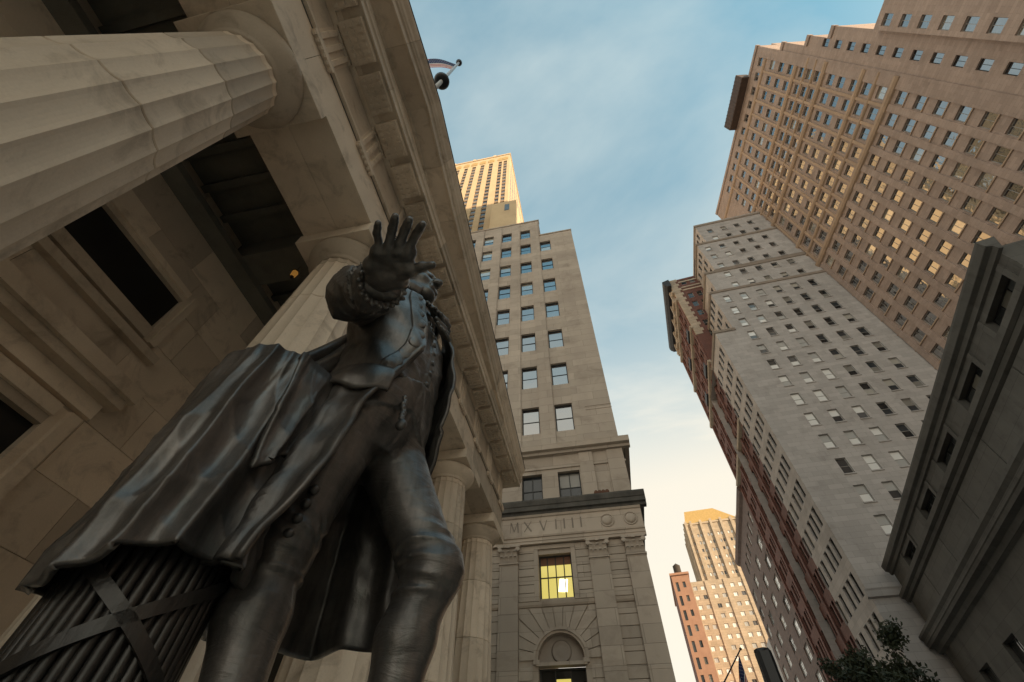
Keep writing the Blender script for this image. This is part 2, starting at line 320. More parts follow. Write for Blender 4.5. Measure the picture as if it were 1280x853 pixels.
# ------------------------------------------------------------------ columned hall
D = 3.8; S = 1.017*D; YC = .065+S*.5; YE = 16.2; YN = 2*YC-YE
def zz(z): return z+ZC
ZF, ZA = zz(-.93), zz(8.82)                         # portico floor, underside of the architrave
hall = thing('columned_hall', 'tan stone hall with fluted columns and pediment behind the bronze statue', 'building', (-8, YC, 0))
def hp(o):                                          # hall meshes are modelled in world coordinates
    o.parent = hall; o.matrix_parent_inverse = Matrix.Translation((8, -YC, 0)); return o
hp(MB().box(-30, -3.3, YN-1.2, YE+1.2, 0, ZF).build('floor_platform', STEPS))
NS = 16; RISE = ZF/NS
for i in range(1, NS):
    x0 = -3.3+(i-1)*.45
    hp(MB().box(x0, x0+.46, YN-1.2, YE+1.2, 0, ZF-i*RISE, .006).build('step', STEPS))

def fluted(z0, z1, r0, r1, nf=20, sub=6):
    """one drum of a Doric shaft, sharp arrises, worn ends"""
    b = MB(); zs = [z0+.004, z0+.02, (z0+z1)/2, z1-.02, z1-.004]
    rows = []
    for q, z in enumerate(zs):
        r = r0+(r1-r0)*(z-z0)/(z1-z0); g = .010 if q in (0, 4) else 0
        row = []
        for k in range(nf*sub):
            a = 2*math.pi*k/(nf*sub); t = (k % sub)/sub
            rr = r-g-.042*r*math.sin(math.pi*t)**.75
            row.append((rr*math.cos(a), rr*math.sin(a), z))
        rows.append(row)
    b.grid(np.array(rows), wrap=True)
    n = nf*sub; b.f.append(tuple(reversed(range(n)))); b.f.append(tuple(4*n+k for k in range(n)))
    return b
H0, H1 = 0., ZA-.35-.42-ZF                           # shaft, from the floor
def rad(z): t = z/H1; return .86-.26*(t**1.25)
joints = [0, 1.85, 3.75, zz(4.85)-ZF, zz(6.55)-ZF, H1-.16, H1]
drums = [fluted(a, b_, rad(a), rad(b_)).mesh('drum', MARBLE) for a, b_ in zip(joints[:-1], joints[1:])]
rt_ = rad(H1)
ech = MB().lathe([(rt_-.01, H1), (rt_+.015, H1+.012), (rt_+.015, H1+.03), (rt_+.03, H1+.04), (rt_+.03, H1+.06), (rt_+.05, H1+.075), (.74, H1+.17), (.82, H1+.27), (.855, H1+.36), (.85, H1+.405), (.80, H1+.42)], 64).mesh('echinus', MARBLE, True)
aba = MB().box(-.84, .84, -.875, .875, H1+.42, H1+.765, .008).mesh('abacus', MARBLE)
for k in range(-3, 5):
    col = bpy.data.objects.new('column', None); C.objects.link(col); col.parent = hall; col.location = (-4.58+8, .065+S*k-YC, ZF)
    for dm in drums: put('drum', dm, col, (0, 0, 0), R(random.choice((0, 18, 36, 90)))+R(random.uniform(-.12, .12)))
    put('echinus', ech, col); put('abacus', aba, col)

# entablature: two rows of architrave beams, joints over the column axes
ZT = zz(9.83); ZFR = zz(11.14)
ys = [YN]+[.065+S*k for k in range(-2, 4)]+[YE]
for a, b_ in zip(ys[:-1], ys[1:]):
    hp(MB().prism([(-3.795, ZA+.004), (-4.565, ZA+.004), (-4.565, ZT), (-3.80, ZT), (-3.80, ZA+.17), (-3.795, ZA+.165)], 'y', a+.004, b_-.004).build('architrave_block', MARBLE))
    hp(MB().box(-4.575, -5.37, a+.004, b_-.004, ZA+.004, ZT, .006).build('architrave_block', MARBLE))
hp(MB().box(-3.72, -5.37, YN-.06, YE+.06, ZT, ZT+.085, .006).build('taenia', MARBLE))
hp(MB().box(-3.792, -3.82, YN, YE, ZT-.035, ZT-.001).build('shade_line', LIME_DK))  # dark strip painting the undercut shade below the taenia
hp(MB().box(-3.845, -5.2, YN+.03, YE-.03, ZT+.085, ZFR).build('frieze', MARBLE))
tri = MB()
for c in (-.235, 0, .235):
    tri.prism([(.03, c-.075), (-.055, c-.075+.028), (-.055, c+.075-.028), (.03, c+.075)][::1], 'z', 0, ZFR-ZT-.16)
tri.v = [(x, y, z) for x, y, z in [(-v[0], v[1], v[2]) for v in tri.v]]
tri.box(-.03, .008, -.352, .352, 0, ZFR-ZT-.10); tri.box(-.03, .075, -.36, .36, ZFR-ZT-.16, ZFR-ZT-.085)
trm = tri.mesh('triglyph', MARBLE)
reg = MB().box(-.08, .0, -.36, .36, -.10, -.002)
for i in range(6): reg.box(-.07, -.012, -.33+i*.12, -.27+i*.12, -.15, -.10)
rgm = reg.mesh('regula', MARBLE)
nb = 14
for i in range(nb+1):
    y = YN+.37+(YE-YN-.74)*i/nb
    put('triglyph', trm, hall, (-3.845+8, y-YC, ZT+.085)); put('regula', rgm, hall, (-3.715+8, y-YC, ZT))
# bed moulding and horizontal cornice, in blocks, with mutules below
hp(MB().prism([(-3.85, ZFR-.002), (-3.72, ZFR+.0), (-3.72, ZFR+.04), (-3.62, ZFR+.07), (-5.0, ZFR+.07)], 'y', YN-.1, YE+.1).build('bed_moulding', MARBLE))
zs_ = ZFR+.07
nblk = 15
for i in range(nblk):
    a = YN-.62+(YE-YN+1.24)*i/nblk; b_ = YN-.62+(YE-YN+1.24)*(i+1)/nblk
    hp(MB().prism([(-5, zs_+.004), (-3.19, zs_+.004), (-3.17, zs_-.03), (-3.14, zs_-.03), (-3.14, zs_+.17), (-3.10, zs_+.19), (-3.09, zs_+.26), (-3.06, zs_+.30), (-3.8, zs_+.36), (-5, zs_+.36)], 'y', a+.004, b_-.004).build('cornice_block', MARBLE))
mut = MB().box(-.25, .25, -.40, .40, -.16, 0)
for i in range(6):
    for j in range(3): mut.box(-.20+j*.16, -.12+j*.16, -.35+i*.128, -.28+i*.128, -.20, -.16)
mum = mut.mesh('mutule', MARBLE)
for i in range(2*nb+1):
    put('mutule', mum, hall, (-3.47+8, YN+.37+(YE-YN-.74)*i/(2*nb)-YC, zs_+.003))
# pediment: tympanum, raking cornice in blocks
SL = .23; ZAP = zz(14.85)
def rk(y): return ZAP-SL*abs(y-YC)
yl0, yl1 = YN-.75, YE+.75
tyz = zs_+.36
hp(MB().prism([(yl0+1.4, tyz), (yl1-1.4, tyz), (YC, rk(YC)+.3)], 'x', -3.86, -4.6).build('tympanum', MARBLE))
prof = [(-4.7, .004), (-3.88, .004), (-3.86, -.05), (-3.78, -.05), (-3.76, .004), (-3.26, .004), (-3.24, -.04), (-3.19, -.04), (-3.19, .27), (-3.13, .30), (-3.13, .36), (-3.08, .42), (-3.05, .55), (-2.98, .66), (-2.95, .74), (-2.95, .82), (-4.7, .82)]
for side in (-1, 1):
    for i in range(9):
        ta, tb = (15.0)*i/9, (15.0)*(i+1)/9
        mb = MB().prism(prof, 'y', YC+side*(ta+.004 if i else 0.0005), YC+side*(tb-.004))
        mb.v = [(x, y, z+rk(y)) for x, y, z in mb.v]
        hp(mb.build('raking_cornice_block', MARBLE))
    mb = MB().box(-29, -4.7, YC+side*.0005, YC+side*15.0, .45, .8); mb.v = [(x, y, z+rk(y)) for x, y, z in mb.v]
    hp(mb.build('roof', LIME_DK))
    # old lead flashing along the top of the raking cornice
    mb = MB().box(-4.7, -2.93, YC+side*.0005, YC+side*15.02, .822, .86); mb.v = [(x, y, z+rk(y)) for x, y, z in mb.v]
    hp(mb.build('flashing', LIME_DK))
# porch ceiling with cross beams
zc = zz(10.35)
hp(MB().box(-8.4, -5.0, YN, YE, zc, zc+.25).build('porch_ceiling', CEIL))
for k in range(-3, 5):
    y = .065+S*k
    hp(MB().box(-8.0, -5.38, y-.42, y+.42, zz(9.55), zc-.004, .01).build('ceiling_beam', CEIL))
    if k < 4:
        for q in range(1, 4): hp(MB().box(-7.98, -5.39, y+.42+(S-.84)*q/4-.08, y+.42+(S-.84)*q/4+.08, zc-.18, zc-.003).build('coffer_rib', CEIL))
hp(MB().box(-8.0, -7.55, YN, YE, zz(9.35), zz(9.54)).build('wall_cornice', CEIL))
# cella wall in coursed blocks, doorway and window above it
holes = [(.52, 3.48, -.93, 4.25), (.45, 3.55, 6.70, 7.70), (9.2, 11.4, 2.5, 5.6), (-7.4, -5.2, 2.5, 5.6)]
hp(MB().box(-9.2, -8.06, YN-.6, YE-.2, ZF, zc).build('wall_core', DARKVOID))
course = .94; nz_ = 12
def cut(rects, h):
    out = []
    for a, b_, c, d in rects:
        if h[0] >= b_ or h[1] <= a or h[2] >= d or h[3] <= c: out.append((a, b_, c, d)); continue
        if h[0] > a: out.append((a, h[0], c, d))
        if h[1] < b_: out.append((h[1], b_, c, d))
        a2, b2 = max(a, h[0]), min(b_, h[1])
        if h[2] > c: out.append((a2, b2, c, h[2]))
        if h[3] < d: out.append((a2, b2, h[3], d))
    return [q for q in out if q[1]-q[0] > .06 and q[3]-q[2] > .06]
for i in range(nz_):
    z0 = -.93+i*course; z1 = min(z0+course, 10.35); off = (i % 2)*.98+random.uniform(-.15, .15)
    y = YN-.6-off
    while y < YE-.2:
        w = 1.96+random.uniform(-.16, .16); rects = [(max(y, YN-.6), min(y+w, YE-.2), z0, z1)]
        if rects[0][1]-rects[0][0] > .1:
            for h in holes: rects = cut(rects, h)
            for a, b_, c, d in rects:
                pr = random.uniform(-.004, .004)
                hp(MB().box(-8.1, -8.0+pr, a+.004, b_-.004, zz(c)+.004, zz(d)-.004, .007).build('ashlar_block', MARBLE_DK))
        y += w
def surround(a, b_, c, d, w, pr, nm, open_bottom=False):
    hp(MB().prism([(-8.05, a-w), (-8.0+pr, a-w), (-8.0+pr, a-w*.45), (-8.0+pr*.55, a-w*.4), (-8.0+pr*.5, a), (-8.3, a), (-8.3, a-.01)], 'z', zz(c)-(0 if open_bottom else w), zz(d)+w).build(nm+'_jamb', MARBLE_DK))
    hp(MB().prism([(-8.05, b_+w), (-8.0+pr, b_+w), (-8.0+pr, b_+w*.45), (-8.0+pr*.55, b_+w*.4), (-8.0+pr*.5, b_), (-8.3, b_), (-8.3, b_+.01)][::-1], 'z', zz(c)-(0 if open_bottom else w), zz(d)+w).build(nm+'_jamb', MARBLE_DK))
    hp(MB().box(-8.3, -8.0+pr*.55, a+.002, b_-.002, zz(d), zz(d)+w*.42).build(nm+'_head', MARBLE_DK))
    hp(MB().box(-8.3, -8.0+pr, a+.002, b_-.002, zz(d)+w*.42, zz(d)+w-.003).build(nm+'_head', MARBLE_DK))
    if not open_bottom: hp(MB().box(-8.3, -8.0+pr, a+.002, b_-.002, zz(c)-w, zz(c)).build(nm+'_sill', MARBLE_DK))
surround(.52, 3.48, -.93, 4.25, .36, .14, 'door', True)
surround(.45, 3.55, 6.70, 7.70, .26, .10, 'window')
for z0, z1, p, ye in ((4.70, 4.98, .12, 3.92), (4.98, 5.16, .34, 4.05), (5.16, 5.42, .44, 4.12), (6.14, 6.32, .16, 4.0)):
    hp(MB().box(-8.02, -8.0+p, 2*YC-ye, ye, zz(z0)+.003, zz(z1)).build('door_cornice' if z0 < 6 else 'ledge', MARBLE_DK))
dr = hp(MB().box(-8.75, -8.66, .5, 3.5, ZF, zz(4.27)).build('door', mat('dark_bronze_door', (.03, .03, .028), (.018, .018, .017), rough=.5)))
for a, b_ in ((.62, 1.94), (2.06, 3.38)):
    for q in range(4): put('panel', MB().box(-8.66, -8.62, a, b_, ZF+.25+q*1.25, ZF+1.35+q*1.25, .02).mesh('panel', MATS['dark_bronze_door']), dr)
w_ = hp(MB().box(-8.62, -8.56, .45, 3.55, zz(6.68), zz(7.72)).build('window', GLASS_DK))
for q in range(1, 5): put('glazing_bar', MB().box(-8.56, -8.53, .45+q*.62-.025, .45+q*.62+.025, zz(6.70), zz(7.70)).mesh('glazing_bar', FRAME), w_)
for (a, b_, c, d) in holes[2:]:
    hp(MB().box(-8.6, -8.55, a, b_, zz(c), zz(d)).build('window', GLASS_DK))
# added lantern for a small golden gleam between the second and third columns
lan = thing('gleam_lantern', 'small amber lantern added for a golden gleam below the dark porch ceiling of the columned hall', 'lantern', (-6.3, 4.05, zz(9.05)))
MB().tube([(0, 0, .3), (0, 0, 1.29)], .012, 6).build('gleam_chain', BLACKM, lan)
MB().lathe([(.03, .3), (.09, .26), (.10, .24), (.10, .23), (.08, .22)], 6).build('cap', BLACKM, lan)
MB().lathe([(.055, .0), (.075, .22)], 6).build('gleam_glass', lit('amber_gleam', (1, .45, .08), .06), lan)
MB().lathe([(.02, -.05), (.06, -.01), (.06, .0)], 6).build('base', BLACKM, lan)
# the hall's body behind the porch
hp(MB().box(-29, -9.2, YN-.5, YE-.3, 0, zz(11.3)).build('side_wall', MARBLE))

# flagpole standing on the apex of the pediment
fp = thing('flagpole', 'white flagpole with ball finial rising from the pediment apex of the columned hall', 'flagpole', (-3.65, YC, rk(YC)+.86))
hpole = zz(27.6)-(rk(YC)+.86)
MB().box(-.25, .25, -.25, .25, -.25, .15, .02).build('base', STEEL, fp)
MB().tube([(0, 0, .15), (0, 0, hpole)], [.10, .055], 12).build('pole', STEEL, fp, True)
MB().lathe([(.02, hpole-.02), (.12, hpole+.06), (.17, hpole+.18), (.12, hpole+.30), (.02, hpole+.36)], 16).build('finial', BLACKM, fp, True)
zb = zz(21.0)-(rk(YC)+.86)
MB().lathe([(.09, zb-.16), (.27, zb-.12), (.33, zb), (.27, zb+.12), (.09, zb+.16)], 20).build('collar_ball', BLACKM, fp, True)
def flag(th, W, Hh, dirv, amp, ncols=26):
    """stars-and-stripes cloth: thirteen stripes and a canton of its own, rippling away from the pole"""
    dirv = Vector(dirv).normalized(); side = Vector((-dirv.y, dirv.x, 0)).normalized()
    red = mat('flag_red', (.45, .03, .04), (.36, .02, .03), rough=.8, bump=0); wht = mat('flag_white', (.75, .73, .70), (.65, .63, .6), rough=.8, bump=0); blu = mat('flag_blue', (.02, .03, .11), (.015, .02, .08), rough=.8, bump=0)
    def pt(u, v, off=0.):
        p = dirv*(u*W)+side*(amp*u**.6*math.sin(u*7.5+v*1.8)+off)+Vector((0, 0, -v*Hh-.12*u*u*W)); return tuple(p)
    for k in range(13):
        u0 = .4 if k < 7 else 0.
        G = np.array([[pt(u0+(1-u0)*i/ncols, (k+j)/13) for i in range(ncols+1)] for j in (0, 1)])
        MB().grid(G).build('stripe', red if k % 2 == 0 else wht, th)
    G = np.array([[pt(.4*i/12, 7/13*j/4) for i in range(13)] for j in range(5)])
    cn = MB().grid(G).build('canton', blu, th)
    st = MB()
    for r_ in range(9):
        for c_ in range(6 if r_ % 2 == 0 else 5):
            u = .4*(c_+.6+(.5 if r_ % 2 else 0))/6.2; v = 7/13*(r_+.7)/9.4
            for o_ in (-.012, .012):
                p = [pt(u+math.cos(a)*.009*(1 if q % 2 == 0 else .42), v+math.sin(a)*.009*W/Hh*(1 if q % 2 == 0 else .42), o_) for q, a in enumerate([math.pi/2+i*math.pi/5 for i in range(10)])]
                i0 = len(st.v); st.v += p; st.f.append(tuple(range(i0, i0+10)))
    stuff(st.build('stars', wht, cn))
rf = thing('roof_flag', 'red white and blue flag flying from the pole on the pediment', 'flag', (-3.65, YC, zz(26.9)), group=None)
flag(rf, 3.6, 2.2, (-.93, -.36, 0), .22)

# ------------------------------------------------------------------ brown bank building beyond the porch
bank = thing('bank_building', 'brown limestone office building with arched doorway and inscription beyond the porch', 'building', (2.1, 22, 0))
BX = 2.1
def bk(mb, nm, mt_=LIME, sm=False):
    mb.v = [(x-BX, y, z+ZC) for x, y, z in mb.v]; return mb.build(nm, mt_, bank, sm)
def bwin(x0, x1, z0, z1, y, style, fr=FRAME, gl=GLASS_REFL): return window(bank, x0-BX, x1-BX, z0+ZC, z1+ZC, y, style, fr, gl)
XL = -16.
# lower storeys
lw = [(-3.36, -1.36, -3.6, 7.16), (-3.19, -1.54, 8.55, 10.62), (-4.01, -2.80, 13.42, 15.36), (-1.86, -.58, 13.42, 15.38)]
lwall = facade(MB(), XL, BX, -3.6, 17.0, lw, 0, .45)
lwall.quad((BX, 0, -3.6), (BX, 30, -3.6), (BX, 30, 17), (BX, 0, 17)); lwall.quad((XL, 0, -3.6), (XL, 30, -3.6), (XL, 30, 17), (XL, 0, 17)); lwall.quad((XL, 0, 17), (BX, 0, 17), (BX, 30, 17), (XL, 30, 17))
bk(lwall, 'lower_wall')
# arch: fill of the spandrels inside the square opening, ring, tympanum, door
ac, asp, ar = -2.36, 6.13, 1.0
sp = MB(); na = 20
for i in range(na):
    a0, a1 = math.pi*i/na, math.pi*(i+1)/na
    p = [(ac+ar*math.cos(a), asp+ar*math.sin(a)) for a in (a0, a1)]
    sp.quad((p[0][0], .01, p[0][1]), (p[1][0], .01, p[1][1]), (p[1][0], .01, 7.165), (p[0][0], .01, 7.165))
    sp.quad((p[0][0], .01, p[0][1]), (p[1][0], .01, p[1][1]), (p[1][0], .42, p[1][1]), (p[0][0], .42, p[0][1]))
bk(sp, 'arch_spandrel')
ring = MB()
for (r0, r1, y0) in ((1.0, 1.10, -.05), (1.10, 1.22, -.11)):
    for i in range(na):
        a0, a1 = math.pi*i/na, math.pi*(i+1)/na
        q = [(ac+r*math.cos(a), asp+r*math.sin(a)) for r, a in ((r0, a0), (r1, a0), (r1, a1), (r0, a1))]
        ring.quad(*[(x, y0, z) for x, z in q]); ring.quad((q[1][0], y0, q[1][1]), (q[2][0], y0, q[2][1]), (q[2][0], .02, q[2][1]), (q[1][0], .02, q[1][1])); ring.quad((q[0][0], y0, q[0][1]), (q[3][0], y0, q[3][1]), (q[3][0], .02, q[3][1]), (q[0][0], .02, q[0][1]))
bk(ring, 'archivolt')
bk(MB().box(-3.36, -1.36, .30, .40, 6.02, 7.2), 'tympanum_panel', GREYBAND)
em = MB().lathe([(.38, 0), (.44, .03), (.36, .05), (.30, .03), (.20, .05), (.05, .07)], 24); em.v = [(ac+x, .30-z, 6.5+y) for x, y, z in em.v]; bk(em, 'round_emblem', GREYBAND, True)
bk(MB().box(-3.45, -1.27, -.08, .32, 5.92, 6.05), 'transom_moulding')
for xa, xb in ((-3.56, -3.30), (-1.42, -1.16)): bk(MB().box(xa, xb, -.10, .02, 5.98, 6.14, .01), 'impost')
dw = bwin(-3.36, -1.36, 2.9, 5.92, .36, (3, 3), FRAME, GLASS_DK)
put('pane_light', MB().box(0, .62, 0, .02, 0, .5).mesh('pane_light', lit('yellow_room', (.85, .70, .16), .24)), dw, (.70, .02, 2.15))
bk(MB().box(-3.36, -1.36, .34, .46, -3.6, 2.9), 'door', BLACKM)
# sill band, pilasters and their leafy capitals
PIL = [(-5.14, -4.21), (-.63, .31), (1.155, 2.095), (-9.7, -8.75), (-8.0, -7.06)]
bk(MB().prism([(0, 8.18), (-.06, 8.2), (-.10, 8.28), (-.12, 8.40), (0, 8.42)], 'x', -4.20, -.64), 'sill_band'); bk(MB().prism([(0, 8.18), (-.06, 8.2), (-.10, 8.28), (-.12, 8.40), (0, 8.42)], 'x', .32, 1.15), 'sill_band'); bk(MB().prism([(0, 8.18), (-.06, 8.2), (-.10, 8.28), (-.12, 8.40), (0, 8.42)], 'x', -7.05, -5.15), 'sill_band')
for a, b_ in PIL:
    w = b_-a; cx = (a+b_)/2
    zq = -3.6
    while zq < 10.1:
        z2 = min(zq+2.3, 10.16); bk(MB().box(a, b_, -.20, .005, zq+.002, z2-.002, .006), 'pilaster_block'); zq = z2
    cp = bk(MB().box(a-.03, b_+.03, -.25, .004, 10.16, 10.24).box(a+.02, b_-.02, -.22, .004, 10.24, 10.98).box(a-.12, b_+.12, -.34, .004, 10.98, 11.10), 'capital')
    lf = MB()
    for row, (z0, hgt, n_) in enumerate(((10.26, .30, 4), (10.46, .36, 3))):
        for i in range(n_):
            x = a+w*(i+.5)/n_; hw = w/n_*.46
            for j in range(5):
                t0, t1 = j/5, (j+1)/5
                f = lambda t: -.225-.10*t**2.2-(.02 if t < .9 else -.0)
                lf.quad((x-hw*(1-.5*t0**3), f(t0), z0+hgt*t0), (x+hw*(1-.5*t0**3), f(t0), z0+hgt*t0), (x+hw*(1-.5*t1**3), f(t1), z0+hgt*t1), (x-hw*(1-.5*t1**3), f(t1), z0+hgt*t1))
            lf.box(x-hw*.5, x+hw*.5, -.36, -.30, z0+hgt-.06, z0+hgt+.02)
    for sx in (-1, 1):
        v_ = MB().lathe([(.03, -.05), (.11, -.05), (.13, 0), (.11, .05), (.03, .05)], 12); lf.f += [tuple(k+len(lf.v) for k in f) for f in v_.f]; lf.v += [(cx+sx*(w/2-.0)+x, -.26+z*1.4, 10.88+y) for x, y, z in v_.v]
    lf.box(cx-.09, cx+.09, -.40, -.30, 10.93, 11.09)
    o = lf.build('leaves', LIME, None); o.parent = cp
    o.data.transform(Matrix.Translation((-BX, 0, ZC)))
# rusticated blocks between the pilasters
def rust(x0, x1, z0, z1, ch, skip=None, joint=True):
    n = max(1, round((z1-z0)/ch)); h = (z1-z0)/n
    for i in range(n):
        za, zb_ = z0+i*h, z0+(i+1)*h
        xs = [x0, x1] if (x1-x0 < .95) else ([x0, x0+(x1-x0)*(.45 if i % 2 else .6), x1])
        for a, b_ in zip(xs[:-1], xs[1:]): bk(MB().box(a+.008, b_-.008, -.055, .004, za+.012, zb_-.012, .012), 'rustic_block')
rust(-4.21, -3.42, 8.44, 11.08, .375); rust(-1.30, -.63, 8.44, 11.08, .375); rust(.31, 1.155, 8.44, 11.08, .375); rust(-6.0, -5.14, 8.44, 11.08, .375); rust(-7.06, -6.0, 8.44, 11.08, .375)
rust(.31, 1.155, -3.6, 8.16, .47); rust(-6.0, -5.14, -3.6, 8.16, .47); rust(-7.06, -6.0, -3.6, 8.16, .47)
rust(-4.21, -3.60, -3.6, 5.9, .47); rust(-1.12, -.63, -3.6, 5.9, .47)
NV = 13                                             # voussoirs radiating round the arch, cut off by the pilasters and the sill band
for i in range(NV):
    a0, a1 = math.pi*i/NV+.012, math.pi*(i+1)/NV-.012
    def out(a):
        c, s_ = math.cos(a), math.sin(a); t = 9.
        if abs(c) > 1e-6: t = min(t, ((-.64-ac) if c > 0 else (ac+4.2))/abs(c))
        if s_ > 1e-6: t = min(t, (8.16-asp)/s_)
        return t-.01
    pts = [(1.235, a0), (out(a0), a0)]
    for corner in (math.atan2(8.16-asp, -.64-ac), math.atan2(8.16-asp, -4.2-ac)):
        if a0 < corner < a1: pts.append((out(corner), corner))
    pts += [(out(a1), a1), (1.235, a1)]
    poly = [(ac+r*math.cos(a), asp+r*math.sin(a)) for r, a in pts]
    bk(MB().prism(poly, 'y', -.058, .004), 'voussoir')
# window casing, lit office window
for a, b_, c, d in ((-3.42, -3.20, 8.44, 10.86), (-1.53, -1.31, 8.44, 10.86)): bk(MB().box(a, b_, -.07, .01, c, d, .01), 'window_casing')
bk(MB().box(-3.42, -1.31, -.07, .01, 10.865, 11.08, .01), 'window_casing')
lwnd = bwin(-3.19, -1.54, 8.55, 10.62, .25, (4, 2), FRAME, lit('yellow_room', (.85, .70, .16), .24))
put('blind', MB().box(.06, 1.59, -.01, .012, 1.62, 2.02).mesh('blind', mat('russet_blind', (.22, .11, .07), rough=.8)), lwnd, (0, .035, 0))
put('ceiling_light', MB().prism([(.88, .38), (1.30, .34), (1.36, .92), (.98, .96)], 'y', 0, .012).mesh('ceiling_light', lit('fluorescent', (1, .90, .62), 1.1)), lwnd, (0, .03, 0))
# entablature of the lower storeys
bk(MB().prism([(0, 11.105), (-.22, 11.105), (-.22, 11.24), (-.25, 11.245), (-.25, 11.40), (-.30, 11.42), (-.32, 11.50), (-.20, 11.52), (-.20, 12.52), (-.26, 12.56), (-.30, 12.66), (0, 12.66)], 'x', XL, BX+.22), 'entablature')
cz = [(0, 12.665), (-.30, 12.665), (-.33, 12.80), (-.46, 12.83), (-.48, 13.05), (-.52, 13.08), (-.58, 13.30), (-.58, 13.38), (0, 13.41)]
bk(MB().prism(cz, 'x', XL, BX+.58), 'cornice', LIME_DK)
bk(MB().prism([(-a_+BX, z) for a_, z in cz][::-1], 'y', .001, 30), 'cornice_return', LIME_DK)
for cx in (.52, 1.72):
    md = MB().lathe([(.36, 0), (.36, .04), (.31, .05), (.30, .01), (.26, .01), (.25, .06), (.15, .10), (.03, .11)], 28); md.v = [(cx+x, -.195-z, 12.02+y) for x, y, z in md.v]; bk(md, 'medallion', LIME, True)
# inscription MXVIIII on the frieze, shade of cut letters put into the stroke colour
LETTER_SHADE = mat('shaded_letters', (.27, .225, .185), (.21, .175, .145), rough=.9, bump=0)
def stroke(mb, p, q, w): 
    p, q = Vector(p), Vector(q); n = (q-p).normalized(); s_ = Vector((-n.y, n.x))*w/2
    poly = [p-s_, q-s_, q+s_, p+s_]; mb.prism([tuple(v) for v in poly], 'y', -.206, -.19)
LET = {'M': [((0, 0), (.06, 1), .07), ((.06, 1), (.35, .1), .12), ((.35, .1), (.64, 1), .07), ((.64, 1), (.70, 0), .12)], 'X': [((0, 1), (.62, 0), .13), ((.62, 1), (0, 0), .07)], 'V': [((0, 1), (.32, 0), .13), ((.32, 0), (.62, 1), .07)], 'I': [((.1, 0), (.1, 1), .13)]}
for ch, x in (('M', -4.62), ('X', -3.86), ('V', -3.02), ('I', -2.22), ('I', -1.78), ('I', -1.34), ('I', -.90)):
    lm = MB()
    for p, q, w in LET[ch]: stroke(lm, (x+p[0]*.62, 11.78+p[1]*.56), (x+q[0]*.62, 11.78+q[1]*.56), w*.62)
    bk(lm, 'letter', LETTER_SHADE)
# attic storey
for x0, x1, z0, z1 in lw[2:]: bwin(x0, x1, z0, z1, .22, (2, 2, 1, 2), FRAME, GLASS)
bk(MB().prism([(0, 15.60), (-.07, 15.62), (-.07, 15.74), (0, 15.78)], 'x', XL, BX+.07), 'belt_course')
for a, b_ in ((-.50, .30), (1.15, 2.10)): bk(MB().box(a, b_, -.10, .004, 13.42, 16.52, .01), 'attic_pier')
bk(MB().prism([(0, 16.53), (-.20, 16.56), (-.24, 16.72), (-.46, 16.76), (-.50, 17.02), (-.52, 17.10), (0, 17.16)], 'x', XL, BX+.5), 'upper_cornice')
bk(MB().prism([(BX, 16.53), (BX+.20, 16.56), (BX+.24, 16.72), (BX+.46, 16.76), (BX+.50, 17.02), (BX+.52, 17.10), (BX, 17.16)][::-1], 'y', .001, 30), 'upper_cornice')
RUST = mat('rusty_iron', (.16, .075, .045), (.09, .045, .03), rough=.9)
for i in range(4):
    b = MB().lathe([(.05, 0), (.11, .02), (.11, .10), (.05, .12)], 10); b.v = [(.18+i*.20+x, -.42+z, 13.56+y*1.2) for x, y, z in b.v]; b.box(.155+i*.20, .205+i*.20, -.44, -.39, 13.40, 13.50); bk(b, 'cornice_vent', RUST)
# shaft of the tower
TX = 2.05; wc = [-1.72-2.27*k for k in range(6)]; rows = [46.55-4.28*k for k in range(7)]
th = []
for i, x in enumerate(wc):
    for z in ([50.4] if i else [])+rows:
        if z-2.35 > 17.2: th.append((x, x+1.2, z-2.35, z))
t1 = [h for h in th if h[3] < 48.2]; t2 = [h for h in th if h[3] > 48.2]
tw = facade(MB(), XL, TX, 17.16, 48.2, t1, .12, .4)
tw.quad((TX, .12, 17.16), (TX, 30, 17.16), (TX, 30, 48.2), (TX, .12, 48.2)); tw.quad((XL, .12, 17.16), (XL, 30, 17.16), (XL, 30, 52.6), (XL, .12, 52.6)); tw.quad((-1.66, .12, 48.2), (TX, .12, 48.2), (TX, 30, 48.2), (-1.66, 30, 48.2))
facade(tw, XL, -1.66, 48.2, 52.6, t2, .12, .4)
tw.quad((-1.66, .12, 48.2), (-1.66, 30, 48.2), (-1.66, 30, 52.6), (-1.66, .12, 52.6)); tw.quad((XL, .12, 52.6), (-1.66, .12, 52.6), (-1.66, 30, 52.6), (XL, 30, 52.6)); tw.quad((XL, 30, 17), (TX, 30, 17), (TX, 30, 48.2), (XL, 30, 48.2))
bk(tw, 'tower_wall')
for i, x in enumerate([TX]+wc):
    x1 = x-.06 if i else TX-.002; x0 = (wc[i]+1.2+.06) if i < len(wc) else XL
    if i == 0: x0, x1 = wc[0]+1.2+.06, TX+.003
    zt = 48.0 if i == 0 else 52.4
    zq = 17.17
    while zq < zt:
        z2 = min(zq+4.28*2, zt); bk(MB().box(x0, x1, .04, .125, zq, z2-.006), 'pier_slab'); zq = z2
bk(MB().box(-1.70, TX+.05, .02, .6, 48.2, 48.42, .02), 'parapet_coping'); bk(MB().box(XL, -1.60, .02, .6, 52.6, 52.85, .02), 'parapet_coping')
for h in th: bwin(h[0], h[1], h[2], h[3], .30, (1, 2, 1, 2), FRAME, GLASS_REFL)
for z in (20.3, 20.0): bk(MB().box(.35, TX+.02, .015, .05, z-.03, z+.03), 'groove_moulding')

